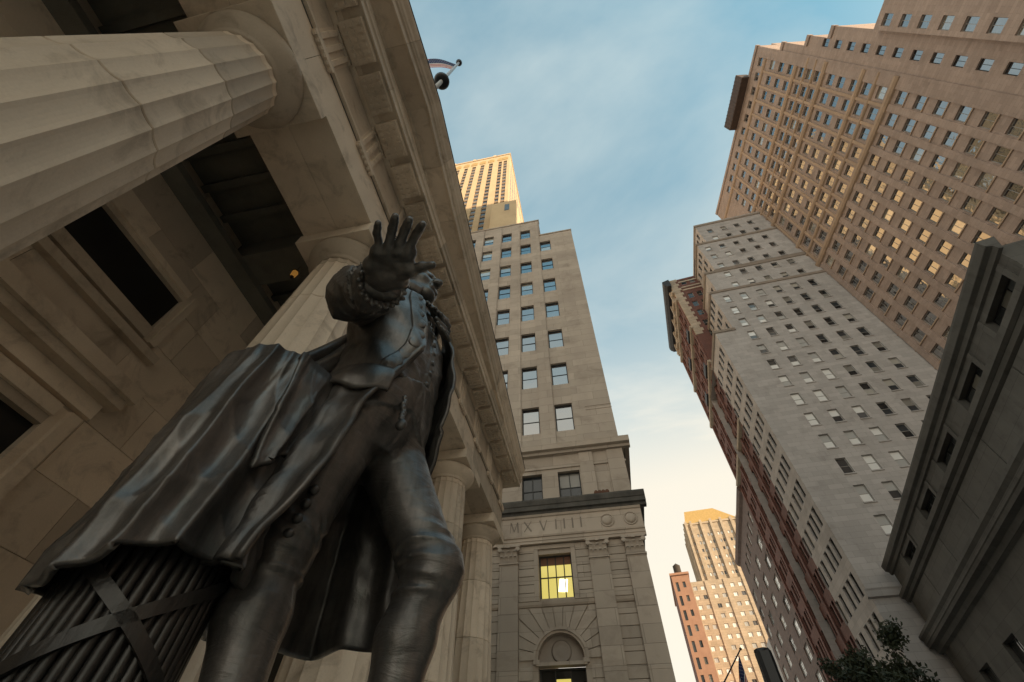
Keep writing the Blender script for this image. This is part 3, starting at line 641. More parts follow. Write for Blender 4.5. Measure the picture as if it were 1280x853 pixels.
# ------------------------------------------------------------------ tall sunlit tower behind it
tow = thing('setback_skyscraper', 'very tall pale brick skyscraper with sunlit top rising behind the brown bank building', 'skyscraper', (-13.1, 50, 0))
def tk(mb, nm, mt_, sm=False): mb.v = [(x+13.1, y-50, z+ZC) for x, y, z in mb.v]; return mb.build(nm, mt_, tow, sm)
TZ = 194.; tx0, tx1 = -42., -13.1
strips = [(-35.2, 1.6), (-31.6, 1.6), (-28.2, 1.7), (-24.6, 1.7), (-21.0, 1.7), (-17.1, 1.45), (-15.0, 1.45), (-39, 1.6)]
th = [(x-w/2, x+w/2, 60., TZ-8) for x, w in strips]
mb = facade(MB(), tx0, tx1, -3.6, TZ, th, 50., .5)
mb.quad((tx1, 50, -3.6), (tx1, 84, -3.6), (tx1, 84, TZ), (tx1, 50, TZ)); mb.quad((tx0, 50, -3.6), (tx0, 84, -3.6), (tx0, 84, TZ), (tx0, 50, TZ)); mb.quad((tx0, 50, TZ), (tx1, 50, TZ), (tx1, 84, TZ), (tx0, 84, TZ)); mb.quad((tx0, 84, -3.6), (tx1, 84, -3.6), (tx1, 84, TZ), (tx0, 84, TZ))
tk(mb, 'wall', PALEBRICK)
wp = glass('tower_glass', (.05, .045, .04), (.25, .22, .18), .2)
for x, w in strips:
    z = TZ-8.
    strip = tk(MB().box(x-w/2, x+w/2, 50.30, 50.36, 60, TZ-8), 'window_strip', wp)
    spn = MB()
    zq = 60.
    while zq < TZ-9: spn.box(x-w/2-13.1+13.1, x+w/2, 50.14, 50.298, zq, zq+1.55); zq += 3.5
    spn.v = [(a+13.1, b_-50, c_+ZC) for a, b_, c_ in spn.v]; o = spn.build('spandrels', mat('brown_spandrel', (.30, .22, .15), (.22, .16, .11), rough=.8, bump=0), strip); stuff(o)
# side windows facing the street, crown arcade, coping, masts
sw = MB()
for i in range(9):
    for j in range(36): sw.box(-13.12, -13.06, 52.4+i*3.5, 53.6+i*3.5, 62+j*3.5, 63.8+j*3.5)
stuff(tk(sw, 'side_windows', wp))
for x, w in strips: tk(MB().prism([(x-w*.75, TZ-6.5), (x+w*.75, TZ-6.5), (x+w*.75, TZ-3.6), (x, TZ-2.6), (x-w*.75, TZ-3.6)], 'y', 49.86, 50.005), 'crown_arch', GOLDROOF)
tk(MB().box(tx0-.3, tx1+.3, 49.7, 84.3, TZ, TZ+1.1, .1), 'coping', PALEBRICK)
for x in (-38, -29, -20): tk(MB().box(x-.6, x+.6, 50.2, 51.4, TZ+1.1, TZ+4), 'pinnacle', PALEBRICK)
tk(MB().box(-17, -9.6, 46.5, 84.2, -3.6, 129.5, .05), 'setback_wing', PALEBRICK); tk(MB().box(-13.0, -11.6, 46.40, 46.52, 122.5, 127), 'wing_window', wp)

# a second sunlit tower, added unseen behind the hall; the pinkish tower's windows mirror it
st2 = thing('added_slab_tower', 'pale sunlit slab tower added unseen behind the columned hall, mirrored in the pinkish tower windows', 'skyscraper', (-50, 27, 0))
MB().box(0, 17.5, 0, 20, 0, 146, .1).build('wall', PALEBRICK, st2); MB().box(-.3, 17.8, -.3, 20.3, 146, 147, .1).build('coping', PALEBRICK, st2)
wn = MB()
for i in range(5):
    for j in range(30): wn.box(17.48, 17.53, 1.8+i*3.6, 3.2+i*3.6, 30+j*3.7, 32+j*3.7)
stuff(wn.build('windows', wp, st2))

# ------------------------------------------------------------------ right side of the street
def side(mb, x=0.):
    """turn a facade built in XZ (x = minus distance along +Y) into the face looking towards -X"""
    mb.v = [(x+v[1], -v[0], v[2]) for v in mb.v]; return mb
def up_(mb): mb.v = [(x, y, z+ZC) for x, y, z in mb.v]; return mb
structure(put('pavement', MB().box(-2.2, 0, -170, 330, -.003, .13).mesh('pavement', PAVE), None, (19.2, 0, 0), R(-5.7)))

# grey limestone tower with setbacks
grey = thing('grey_office_tower', 'grey limestone office tower with setbacks, white sash windows and blank corner strip', 'skyscraper', (24.2, 50, 0), R(-2.8))
cols = [5.26+2.89*k for k in range(6)]; tops = [68.55-3.61*k for k in range(15)]
lv = [(-3.6, 59.1, 0.), (59.1, 70.2, 3.1), (70.2, 77., 4.4), (77., 89., 6.5), (89., 97.6, 8.7)]
uprows = [72.35, 76.2, 79.8, 83.7, 87.2, 91.2, 94.8]
gh = [(x-.57, x+.57, t-2.1, t) for x in cols for t in tops if t > 14]+[(x-.57, x+.57, t-1.7, t) for x in cols for t in uprows]
gh = [h for h in gh if any(h[2] >= a and h[3] <= b_ and h[0] > xl+.5 for a, b_, xl in lv)]
GX1, GD = 23.4, 17.
for a, b_, xl in lv:
    mb = facade(MB(), xl, GX1, a, b_, [h for h in gh if h[2] >= a and h[3] <= b_], 0, .32)
    mb.quad((xl, 0, b_), (GX1, 0, b_), (GX1, GD, b_), (xl, GD, b_)); mb.quad((xl, GD, a), (GX1, GD, a), (GX1, GD, b_), (xl, GD, b_)); mb.quad((GX1, 0, a), (GX1, GD, a), (GX1, GD, b_), (GX1, 0, b_))
    up_(mb).build('west_wall', GREY, grey)
    # street side: groups of three windows
    sh = []
    z = a+ (1.2 if a > 0 else 14.5)
    while z+2.4 < b_:
        for p in (1.0, 2.55, 4.1, 6.2, 8.0): sh.append((-p-.95, -p, z, z+2.2))
        z += 3.61
    GS = 8.6
    mb = side(facade(MB(), -GS, 0, a, b_, sh, 0, .3), xl); up_(mb).build('street_wall', GREY, grey)
    for h in sh: window(grey, h[0], h[1], h[2]+ZC, h[3]+ZC, .2, (1, 2), FRAME, GLASS_DK, rot=xl)
for h in gh: window(grey, h[0], h[1], h[2]+ZC, h[3]+ZC, .2, (1, 2, 1, 2), FRAME_LT, GLASS_PALE if h[0] < 12 else GLASS)  # left columns: mirrored sky painted as pale panes
sil = MB().box(-.66, .66, -.10, .0, -.14, 0).mesh('sill', GREY)
for h in gh: put('sill', sil, grey, ((h[0]+h[1])/2, 0, h[2]+ZC))
for z, xl in ((58.9, -.0), (70.2, 3.1), (77., 4.4), (80.9-3.5, 6.5), (89., 6.5), (97.4, 8.7)):
    x1 = 3.3 if z == 58.9 else GX1
    up_(MB().prism([(.0, z-.35), (-.16, z-.3), (-.20, z-.1), (-.26, z), (-.26, z+.16), (0, z+.2)], 'x', xl-.3, x1)).build('band_course', GREYBAND, grey)
    up_(MB().prism([(xl, z-.35), (xl-.16, z-.3), (xl-.20, z-.1), (xl-.26, z), (xl-.26, z+.16), (xl, z+.2)][::-1], 'y', .001, 8.6)).build('band_course', GREYBAND, grey)
up_(MB().prism([(0, 17.4), (-.25, 17.5), (-.3, 18.0), (-.36, 18.2), (0, 18.3)], 'x', -.3, GX1)).build('lower_cornice', GREY, grey)
up_(MB().box(8.6, GX1, -.05, GD, 97.62, 98.2)).build('parapet', GREY, grey)

# pinkish brick tower, long face towards the street
pink = thing('pinkish_brick_tower', 'massive pinkish brick office tower with belt courses and stepped roof above the dark bank', 'skyscraper', (47.2, 48.9, 0), R(-82))
pc = [27.7-2.85*j for j in range(11)]
pr = [115.6, 109.75, 105.8, 102.1, 97.6, 94.9, 92.1, 87.9, 84.8, 81.3, 78.05, 74.5]+[70.15-3.62*k for k in range(9)]
ph = [(x-.83, x+.83, z-1.0, z+.85) for x in pc for z in pr]
ph2 = [(x-.6, x+.6, z-1.0, z+.85) for x in (31.1, 32.75) for z in [96.4-3.66*k for k in range(16)]]
ph2 = [h for h in ph2 if not (h[1] > 32 and h[3] > 97)]
PD = 26.
outl = [(-9., 30.55, 118.5), (30.55, 31.9, 107.), (31.9, 33.5, 98.2), (33.5, 35.2, 91.4)]
for x0, x1, zt in outl:
    hs = [h for h in ph+ph2 if h[0] >= x0 and h[1] <= x1 and h[3] < zt]
    mb = facade(MB(), x0, x1, -3.6, zt, hs, 0, .4)
    mb.quad((x0, 0, zt), (x1, 0, zt), (x1, PD, zt), (x0, PD, zt)); mb.quad((x1, 0, -3.6), (x1, PD, -3.6), (x1, PD, zt), (x1, 0, zt)); mb.quad((x0, PD, -3.6), (x1, PD, -3.6), (x1, PD, zt), (x0, PD, zt)); mb.quad((x0, 0, -3.6), (x0, PD, -3.6), (x0, PD, zt), (x0, 0, zt))
    up_(mb).build('street_wall', PINK, pink)
    for h in hs: window(pink, h[0], h[1], h[2]+ZC, h[3]+ZC, .24, (2, 1) if h[1]-h[0] > 1.4 else (2, 1), FRAME_LT if h[1]-h[0] > 1.4 else FRAME, GLASS_WAVY)
    up_(MB().box(x0, x1+.1, -.25, .5, zt, zt+.9, .03)).build('parapet', PINK, pink)
sil2 = MB().box(-.95, .95, -.16, .0, -.16, 0).mesh('sill', PINKRIB)
for h in ph:
    if h[2] < 71: put('sill', sil2, pink, ((h[0]+h[1])/2, .02, h[2]+ZC))
# near wing, one and a half metres proud
wh = [(36.5-.75, 36.5+.75, z-1.0, z+.85) for z in [77.8-3.62*k for k in range(12)]]+[(39.6+3*i-.75, 39.6+3*i+.75, z-1.0, z+.85) for i in range(6) for z in [77.8-3.62*k for k in range(8)]]
mb = facade(MB(), 35.2, 76, -3.6, 79.9, wh, -1.0, .4)
for q in (((35.2, -1, -3.6), (35.2, PD, -3.6), (35.2, PD, 79.9), (35.2, -1, 79.9)), ((76, -1, -3.6), (76, PD, -3.6), (76, PD, 79.9), (76, -1, 79.9)), ((35.2, -1, 79.9), (76, -1, 79.9), (76, PD, 79.9), (35.2, PD, 79.9)), ((35.2, PD, -3.6), (76, PD, -3.6), (76, PD, 79.9), (35.2, PD, 79.9))): mb.quad(*q)
up_(mb).build('wing_wall', PINK, pink)
for h in wh: window(pink, h[0], h[1], h[2]+ZC, h[3]+ZC, -.76, (2, 1), FRAME_LT, GLASS_WAVY)
for z, t, p in ((113.1, .7, .35), (99.7, .9, .5), (96.25, .5, .3), (93.4, .5, .3), (90.2, .9, .5), (79.65, .8, .45), (76.2, .5, .3), (72.2, .9, .5)):
    up_(MB().prism([(.0, z-t/2), (-p*.6, z-t/2+.1), (-p, z), (-p, z+t/2-.05), (0, z+t/2)], 'x', -9, 30.2 if z < 98 else 28.6)).build('belt_course', PINKRIB, pink)
for j, x in enumerate(pc[:-1]):
    xa, xb = pc[j+1]+.97, x-.97
    if xb-xa > .2: up_(MB().box(xa, xb, -.16, .003, 40, 71.7)).build('pier', PINK, pink)
    up_(MB().box(xa+.25, xb-.25, -.22, .003, 72.7, 112.7)).build('pier', PINKRIB, pink)
up_(MB().box(28.62, 30.53, -.16, .003, 40, 117.)).build('pier', PINK, pink)
# heavy dark roof gallery
gal = up_(MB().box(13, 24.5, -1.9, .6, 118.6, 122.5, .1)).build('roof_gallery', mat('brown_metal', (.10, .065, .05), (.06, .04, .032), rough=.7), pink)
rb = MB()
for i in range(14): rb.box(13.2+i*.82, 13.35+i*.82, -1.98, -1.895, 118.7, 122.4)
up_(rb).build('gallery_ribs', MATS['brown_metal'], gal)
up_(MB().box(4, 30.4, 5, PD-2, 118.5, 123)).build('penthouse', PINK, pink)

# red brick building with a heavy dark cornice
u57 = Vector((math.sin(R(5.7)), math.cos(R(5.7)), 0)); v57 = Vector((u57.y, -u57.x, 0))
red = thing('red_brick_building', 'tall red brick building with cream quoins and heavy dark cornice behind the grey tower', 'building', tuple(Vector((24.2, 50, 0))+u57*8.9), R(-5.7))
RT = 90.2
rh = [(x-.55, x+.55, z-1.9, z) for x in (3.0, 4.9, 8.0, 10.0) for z in (89.6, 83.9, 80.6, 77.3, 73.6, 70.1)]
mb = facade(MB(), 0, 14, -3.6, RT, rh, 0, .25)
mb.quad((0, 0, RT), (14, 0, RT), (14, 19, RT), (0, 19, RT)); mb.quad((14, 0, -3.6), (14, 19, -3.6), (14, 19, RT), (14, 0, RT)); mb.quad((0, 19, -3.6), (14, 19, -3.6), (14, 19, RT), (0, 19, RT))
up_(mb).build('west_wall', REDBRICK, red)
for h in rh: window(red, h[0], h[1], h[2]+ZC, h[3]+ZC, .14, (1, 2, 1, 2), FRAME_LT, GLASS)
for i in range(22):
    z = 69.5+i*.95
    up_(MB().box(-.06, 1.35+(.45 if i % 2 else 0), -.06, .9+(.3 if i % 2 else 0), z, z+.93, .02)).build('quoin', CREAM, red)
for z in (85.2, 88.6, 86.3): up_(MB().box(1.9, 14, -.12, .003, z, z+.45, .02)).build('cream_band', CREAM, red)
sh = []
for k in range(24):
    z = 83.0-3.55*k
    for p in (1.6, 3.1, 5.6, 7.1, 9.6, 11.1, 13.6, 15.1, 17.0): sh.append((-p-1.05, -p, z, z+2.2))
up_(side(facade(MB(), -19, 0, -3.6, RT, sh, 0, .35))).build('street_wall', REDBRICK, red)
for h in sh: window(red, h[0], h[1], h[2]+ZC, h[3]+ZC, .2, (1, 2), FRAME, GLASS_DK, rot=0.)
for p in (.3, 4.45, 8.45, 12.45, 18.35): up_(MB().box(-.22, .003, p, p+.8, -3.6, 84)).build('brick_pier', REDBRICK, red)
for z in (47.2, 61.3, 72.0, 82.4, 85.4): up_(MB().prism([(0, z-.4), (-.5, z-.2), (-.6, z+.2), (0, z+.3)], 'y', -.3, 19.2)).build('string_course', CREAM, red)
for z in (61.6, 72.3):
    for p in (1.2, 9.2): up_(MB().box(-.9, -.003, p, p+3.4, z, z+.25).box(-.9, -.82, p, p+3.4, z+.25, z+1.2)).build('balcony', DARKCORN, red)
for p in (1.0, 5.0, 9.0, 13.0, 17.2): up_(MB().box(-.75, -.003, p, p+.5, 83., 87.3, .08)).build('cornice_bracket', CREAM, red)
up_(MB().prism([(0, 87.4), (-.9, 87.5), (-1.45, 88.2), (-1.6, 88.9), (-1.6, 89.6), (0, 90.1)], 'y', -.7, 20)).build('cornice', DARKCORN, red)

# mauve brick building further down the street, then lower blocks
mv = thing('mauve_brick_building', 'mauve brick office block with bright paired windows beyond the red brick building', 'building', tuple(Vector((24.2, 50, 0))+u57*28.0), R(-5.7))
MT = 46.6
sh = []
for k in range(12):
    z = 37.4-3.25*k
    for p, w in ((.2, 1.6), (3.0, 2.9), (10.4, 3.0), (18.5, 3.1), (25.6, 3.0)): sh.append((-p-w, -p, z, z+2.0))
sh += [(-p-1.6, -p, 41.2, 43.4) for p in (2, 6, 10, 14, 18, 22)]
up_(side(facade(MB(), -30, 0, -3.6, MT, sh, 0, .3))).build('street_wall', MAUVE, mv)
for h in sh: window(mv, h[0], h[1], h[2]+ZC, h[3]+ZC, .16, (2, 2), FRAME_LT, GLASS_STREET, rot=0.)
up_(MB().box(.6, 15, .02, 29.98, -3.6, MT-.02).box(0.02,.6,.005,.3,-3.6,MT).box(.02,.6,29.7,29.99,-3.6,MT)).build('body', MAUVE, mv)
up_(MB().prism([(0, MT-.9), (-.5, MT-.6), (-.7, MT), (-.7, MT+.3), (0, MT+.3)], 'y', -.2, 30.3)).build('cornice', MAUVE, mv)
fb = thing('low_street_block', 'low stone office block at the far end of the mauve brick building', 'building', tuple(Vector((24.2, 50, 0))+u57*58.4), R(-5.7))
sh = [(-p-1.5, -p, z, z+2) for p in (2, 5.2, 8.4, 11.6, 14.8, 18, 21.2) for z in [27.5-3.4*k for k in range(8)]]
up_(side(facade(MB(), -26, 0, -3.6, 32, sh, 0, .3))).build('street_wall', GREY, fb)
for h in sh: window(fb, h[0], h[1], h[2]+ZC, h[3]+ZC, .16, (2, 1), FRAME, GLASS, rot=0.)
up_(MB().box(.6, 15, .02, 25.98, -3.6, 31.98).box(.02,.6,.005,.3,-3.6,31.9)).build('body', GREY, fb)

# low dark stone bank on the corner
dk = thing('dark_stone_bank', 'low soot dark stone bank with deep cornices below the pinkish tower', 'building', (26.49, 47.59, 0), R(-99.8))
x0, x1 = -1.2, 34.3
dh = [(a, b_, 15.2+2.05, 18.6) for a, b_ in ((3.2, 6.6), (11.2, 14.6), (17.6, 21.2), (24.1, 27.5), (30.2, 33.4))]
low_h = [(a, a+2.2, 2.5, 10.5) for a in (2.5, 8.5, 14.5, 20.5, 26.5)]
mb = facade(MB(), x0, x1, -3.6, 19.5, dh+low_h, 0, .6)
for q in (((x0, 0, 19.5), (x1, 0, 19.5), (x1, 17, 19.5), (x0, 17, 19.5)), ((x0, 0, -3.6), (x0, 17, -3.6), (x0, 17, 19.5), (x0, 0, 19.5)), ((x1, 0, -3.6), (x1, 17, -3.6), (x1, 17, 19.5), (x1, 0, 19.5)), ((x0, 17, -3.6), (x1, 17, -3.6), (x1, 17, 19.5), (x0, 17, 19.5))): mb.quad(*q)
up_(mb).build('wall', DARKSTONE, dk)
for h in dh: window(dk, h[0], h[1], h[2]+ZC, h[3]+ZC, .35, (3, 1, 3, 1), BLACKM, GLASS_DK)
for h in low_h: window(dk, h[0], h[1], h[2]+ZC, h[3]+ZC, .35, (2, 4), BLACKM, GLASS_DK)
for (a, b_) in [(h[0], h[1]) for h in dh]:
    up_(MB().box(a-.35, a-.002, -.08, .003, 17.3, 18.9, .01)).build('window_jamb', DARKSTONE, dk); up_(MB().box(b_+.002, b_+.35, -.08, .003, 17.3, 18.9, .01)).build('window_jamb', DARKSTONE, dk)
for nm, pf, e in (('top_cornice', [(0, 18.95), (-.15, 19.0), (-.2, 19.25), (-.42, 19.35), (-.5, 19.72), (-.5, 19.86), (.3, 19.9)], .35), ('middle_ledge', [(0, 16.6), (-.2, 16.68), (-.28, 16.9), (-.5, 17.0), (-.55, 17.3), (-.4, 17.42), (0, 17.5)], .4), ('main_cornice', [(0, 12.7), (-.25, 12.8), (-.35, 13.1), (-.7, 13.2), (-.75, 13.4), (-.8, 13.45), (-.8, 13.7), (-.95, 13.9), (-.95, 14.1), (0, 14.42)], .7)):
    up_(MB().prism(pf, 'x', x0-e, x1+e)).build(nm, DARKSTONE, dk)
for i in range(6):
    a = x0+.3+i*6.0; up_(MB().box(a, min(a+5.9, x1), -.10, .003, 14.5, 16.55, .05)).build('wall_panel', DARKSTONE, dk)

# tan tower with a gilded hipped roof far down the street
K = 210/170.
tan = thing('tan_tower', 'distant tan brick tower with gilded hipped roof, sunlit at the end of the street', 'skyscraper', (0, 210, 0), R(-5.7))
fx0, fx1 = 32.6*K, 52.*K; ze = 86.6*K; zb_ = 66.5*K
gp = [33.6, 36.55, 40.2, 43.75, 47.3]
hs = []
for g_ in gp:
    for z in [83.0-2.75*k for k in range(6)]:
        for o_ in (-.75, .30): hs.append(((g_+o_)*K, (g_+o_+.72)*K, (z-1.1)*K, z*K))
mb = facade(MB(), fx0, fx1, zb_, ze, hs, 0, .4)
mb.quad((fx1, 0, zb_), (fx1, 22, zb_), (fx1, 22, ze), (fx1, 0, ze)); mb.quad((fx0, 22, zb_), (fx1, 22, zb_), (fx1, 22, ze), (fx0, 22, ze))
up_(mb).build('crown_wall', TAN, tan)
for h in hs: window(tan, h[0], h[1], h[2]+ZC, h[3]+ZC, .2, (1, 1), FRAME_LT, GLASS_PALE)
sh = [(-p-1.1, -p, (z-1.1)*K, z*K) for p in (2, 5, 8, 11, 14, 17) for z in [83.0-2.75*k for k in range(6)]]
up_(side(facade(MB(), -22, 0, zb_, ze, sh, 0, .4), fx0)).build('crown_side_wall', TAN, tan)
for h in sh: window(tan, h[0], h[1], h[2]+ZC, h[3]+ZC, .2, (1, 1), FRAME, GLASS, rot=fx0)
for x in (33.0, 34.8, 38.4, 42.0, 45.55, 49.2, 51.6): up_(MB().box(x*K-.5, x*K+.5, -.7, .003, zb_-6, ze+1.8, .1)).build('pier', TAN, tan)
for p in (.5, 5, 10, 15, 20): up_(MB().box(fx0-.7, fx0-.003, p, p+1, zb_-6, ze+1.6, .1)).build('pier', TAN, tan)
up_(MB().box(fx0-.3, fx1+.3, -.35, 22.3, ze-.002, ze+.9, .1)).build('eaves', TAN, tan)
rf_ = MB(); e0 = ze+.9; e1 = 93.5*K
cnr = [(fx0+.3, .2), (fx1-.3, .2), (fx1-.3, 21.8), (fx0+.3, 21.8)]; inn = [(fx0+1.8, 3), (fx1-9, 3), (fx1-9, 18), (fx0+1.8, 18)]
for i in range(4):
    j = (i+1) % 4; rf_.quad((*cnr[i], e0), (*cnr[j], e0), (*inn[j], e1), (*inn[i], e1))
rf_.quad(*[(*p, e1) for p in inn])
up_(rf_).build('roof', GOLDROOF, tan)
lx0, lx1 = 27.6*K, 53*K
hs = []
for g_ in (29.4, 31.9, 35.4, 37.9, 41.4, 43.9, 47.4, 49.9):
    for z in [65.-2.9*k for k in range(17)]: hs.append(((g_-.55)*K, (g_+.75)*K, (z-1.25)*K, z*K))
up_(facade(MB(), lx0, lx1, -3.6, zb_, hs, -1.2, .4).quad((lx0, -1.2, zb_), (lx1, -1.2, zb_), (lx1, 25, zb_), (lx0, 25, zb_)).quad((lx1, -1.2, -3.6), (lx1, 25, -3.6), (lx1, 25, zb_), (lx1, -1.2, zb_))).build('shaft_wall', TAN, tan)
for h in hs: window(tan, h[0], h[1], h[2]+ZC, h[3]+ZC, -1.0, (2, 1), FRAME_LT, GLASS_PALE)
sh = [(-p-1.5, -p, (z-1.25)*K, z*K) for p in (1, 3.6, 6.2, 8.8, 11.4, 14, 16.6, 19.2) for z in [65.-2.9*k for k in range(17)]]
up_(side(facade(MB(), -25, 1.2, -3.6, zb_, sh, 0, .4), lx0)).build('shaft_side_wall', TAN, tan)
sp_ = MB()
for h in sh: sp_.box(h[0]+.05, h[1]-.05, .25, .3, h[2]+.05, h[3]-.05)
stuff(up_(side(sp_, lx0)).build('side_windows', GLASS, tan))
for g_ in (28.0, 33.6, 39.6, 45.6, 51.6): up_(MB().box(g_*K-.7, g_*K+.7, -1.5, -1.197, -3.6, zb_, .1)).build('pier', TAN, tan)

# orange brick block beside it
ob = thing('orange_brick_building', 'orange brick apartment block in sun left of the distant tan tower', 'building', (0, 190, 0), R(-5.7))
K2 = 190/170.
ox0, ox1, oz = 22.8*K2, 28.6*K2, 69.6*K2
hs = [(x*K2, (x+.95)*K2, (z-(1.9 if x > 25.5 else 3.0))*K2, z*K2) for x in (23.7, 26.0) for z in [67.4-4.4*k for k in range(11)]]
up_(facade(MB(), ox0, ox1, -3.6, oz, hs, 0, .5).quad((ox0, 0, oz), (ox1, 0, oz), (ox1, 30, oz), (ox0, 30, oz)).quad((ox1, 0, -3.6), (ox1, 30, -3.6), (ox1, 30, oz), (ox1, 0, oz))).build('front_wall', ORANGE, ob)
for h in hs: window(ob, h[0], h[1], h[2]+ZC, h[3]+ZC, .3, (2, 2), FRAME, GLASS_DK)
sh = [(-p-1.4, -p, (z-1.5)*K2, z*K2) for p in (2, 5, 8, 11, 14, 17, 20, 23, 26) for z in [64.-3.1*k for k in range(14)]]
up_(side(facade(MB(), -30, 0, -3.6, oz, sh, 0, .3), ox0)).build('side_wall', REDBRICK, ob)
for h in sh: window(ob, h[0], h[1], h[2]+ZC, h[3]+ZC, .18, (1, 1), FRAME_LT, GLASS_BLIND, rot=ox0)
up_(MB().box(ox0-.5, ox1+.4, -.5, 30.5, oz, oz+.9, .1)).build('coping', ORANGE, ob)

wt = thing('water_tank', 'wooden water tank on legs on the orange brick building roof', 'water tank', tuple(Vector((0, 190, 0))+Vector((math.cos(R(5.7)), -math.sin(R(5.7)), 0))*(ox0+3.2)+Vector((math.sin(R(5.7)), math.cos(R(5.7)), 0))*5+Vector((0, 0, oz+ZC+.9))))
for a in range(4): MB().box(-1.1+2.0*(a % 2), -.9+2.0*(a % 2), -1.1+2.0*(a//2), -.9+2.0*(a//2), 0, 1.8).build('leg', BLACKM, wt)
MB().lathe([(1.45, 1.8), (1.45, 4.6), (1.5, 4.65), (.1, 5.8)], 20).build('tank', BARK, wt)

# off to the right and behind: an unseen tower added to shade the street
for nm, lab, loc, sz, h_ in (('added_shade_tower', 'unseen stone tower added past the near end of the pinkish tower to cast shade', (92, -118, 0), (44, 60), 196),):
    t_ = thing(nm, lab, 'skyscraper', loc)
    hs = [(x, x+1.6, z, z+2.2) for x in np.arange(2, sz[0]-3, 3.6) for z in np.arange(8, h_-6, 3.8)]
    b = facade(MB(), 0, sz[0], 0, h_, [], 0, .3)
    for q in (((0, 0, 0), (0, sz[1], 0), (0, sz[1], h_), (0, 0, h_)), ((sz[0], 0, 0), (sz[0], sz[1], 0), (sz[0], sz[1], h_), (sz[0], 0, h_)), ((0, sz[1], 0), (sz[0], sz[1], 0), (sz[0], sz[1], h_), (0, sz[1], h_)), ((0, 0, h_), (sz[0], 0, h_), (sz[0], sz[1], h_), (0, sz[1], h_))): b.quad(*q)
    b.build('wall', LIME, t_)
    wn = MB()
    for x in np.arange(2, sz[0]-3, 3.6):
        for z in np.arange(8, h_-6, 3.8): wn.box(x, x+1.6, sz[1]-.05, sz[1]+.02, z, z+2.2)
    stuff(wn.build('windows', GLASS_DK, t_))

# street trees, wall flag, street lamp
def tree(name, label, loc, h_, spread, seed, nleaf):
    rnd = random.Random(seed); t_ = thing(name, label, 'tree', loc, rnd.uniform(0, 6), 'street trees before the grey tower')
    tr = MB(); tips = []
    def limb(p, d, ln, r, lev):
        pts = [p]; q = p
        for i in range(4):
            d = (d+Vector((rnd.uniform(-.16, .16), rnd.uniform(-.16, .16), rnd.uniform(-.02, .10)))).normalized(); q = q+d*ln/4; pts.append(q)
        tr.tube([tuple(v) for v in pts], [r*(1-.14*i) for i in range(5)], 7 if lev < 2 else 5)
        if lev >= 2: tips.extend(pts[2:])
        if lev < 3:
            for i in range(4 if lev else 6):
                k = rnd.choice((2, 3, 4)); a = rnd.uniform(0, 6.28); nd = (d*.75+Vector((math.cos(a), math.sin(a), rnd.uniform(0, .5)))*.75).normalized()
                limb(pts[k], nd, ln*rnd.uniform(.42, .62), r*.48, lev+1)
    limb(Vector((0, 0, 0)), Vector((0, 0, 1)), h_*.52, .17, 0)
    tr.build('trunk', BARK, t_)
    cw = MB()
    for i in range(nleaf):
        c = rnd.choice(tips)+Vector((rnd.gauss(0, .28), rnd.gauss(0, .28), rnd.gauss(0, .28)))*spread
        a = Vector((rnd.gauss(0, 1), rnd.gauss(0, 1), rnd.gauss(0, 1))).normalized(); b_ = a.orthogonal().normalized(); s_ = rnd.uniform(.10, .20)
        cw.quad(tuple(c-a*s_), tuple(c+b_*s_*.5), tuple(c+a*s_), tuple(c-b_*s_*.5))
    stuff(cw.build('crown', LEAF, t_))
tree('street_tree', 'taller dark street tree before the red brick building', (14.3, 37.6, .1), 17.2, .85, 3, 14000)
tree('street_tree', 'shorter dark street tree beside the taller one before the grey tower', (14.7, 33.9, .1), 13.4, .85, 8, 14000)
wf = thing('wall_flagpole', 'dark slanted flagpole reaching over the street from the brown bank building', 'flagpole', (2.1, 41.5, zz(4.2)))
tip = Vector((8.86-2.1, -1.5, 11.15-4.2))
MB().tube([(0, 0, 0), tuple(tip)], [.07, .045], 10).build('pole', BLACKM, wf, True)
fn = MB().lathe([(.02, -.1), (.10, -.03), (.10, .04), (.02, .1)], 10); fn.v = [(x+tip.x*1.01, y+tip.y*1.01, z+tip.z*1.01) for x, y, z in fn.v]; fn.build('finial', BLACKM, wf, True)
MB().box(-.02, .12, -.15, .15, -.25, .25).build('bracket', BLACKM, wf)
sf = thing('street_flag', 'blue starred flag hanging from the slanted pole over the street', 'flag', (8.70, 40.05, zz(10.95)))
flag(sf, 3.0, 1.9, (-.35, .12, -.93), .16)
lp = thing('street_lamp', 'black street lamp with boxy lantern head below the tan tower', 'street lamp', (5.15, 19.9, .13))
zl = zz(5.55)-.13
MB().lathe([(.20, 0), (.20, .3), (.12, .5), (.09, 1.2), (.07, zl-1.5), (.11, zl-1.35), (.11, zl-1.28)], 14).build('post', BLACKM, lp, True)
MB().prism([(-.26, -.15), (-.15, -.26), (.15, -.26), (.26, -.15), (.26, .15), (.15, .26), (-.15, .26), (-.26, .15)], 'z', zl-1.28, zl-.1).build('lantern_head', BLACKM, lp)
MB().lathe([(.30, zl-.1), (.27, zl-.02), (.12, zl), (.04, zl+.03)], 8).build('lantern_cap', BLACKM, lp)

# ------------------------------------------------------------------ bronze statue (modelled in eye-level coordinates, z = 0 at the eye)
ST0 = Vector((-1.42, 1.95, 0))
FA = R(-10); FV = np.array([math.cos(FA), math.sin(FA), 0]); LV = np.array([-math.sin(FA), math.cos(FA), 0]); CT = np.array([-1.38, 2.02, 0])
def loc_(f, l, z): return CT+FV*f+LV*l+np.array([0, 0, z])

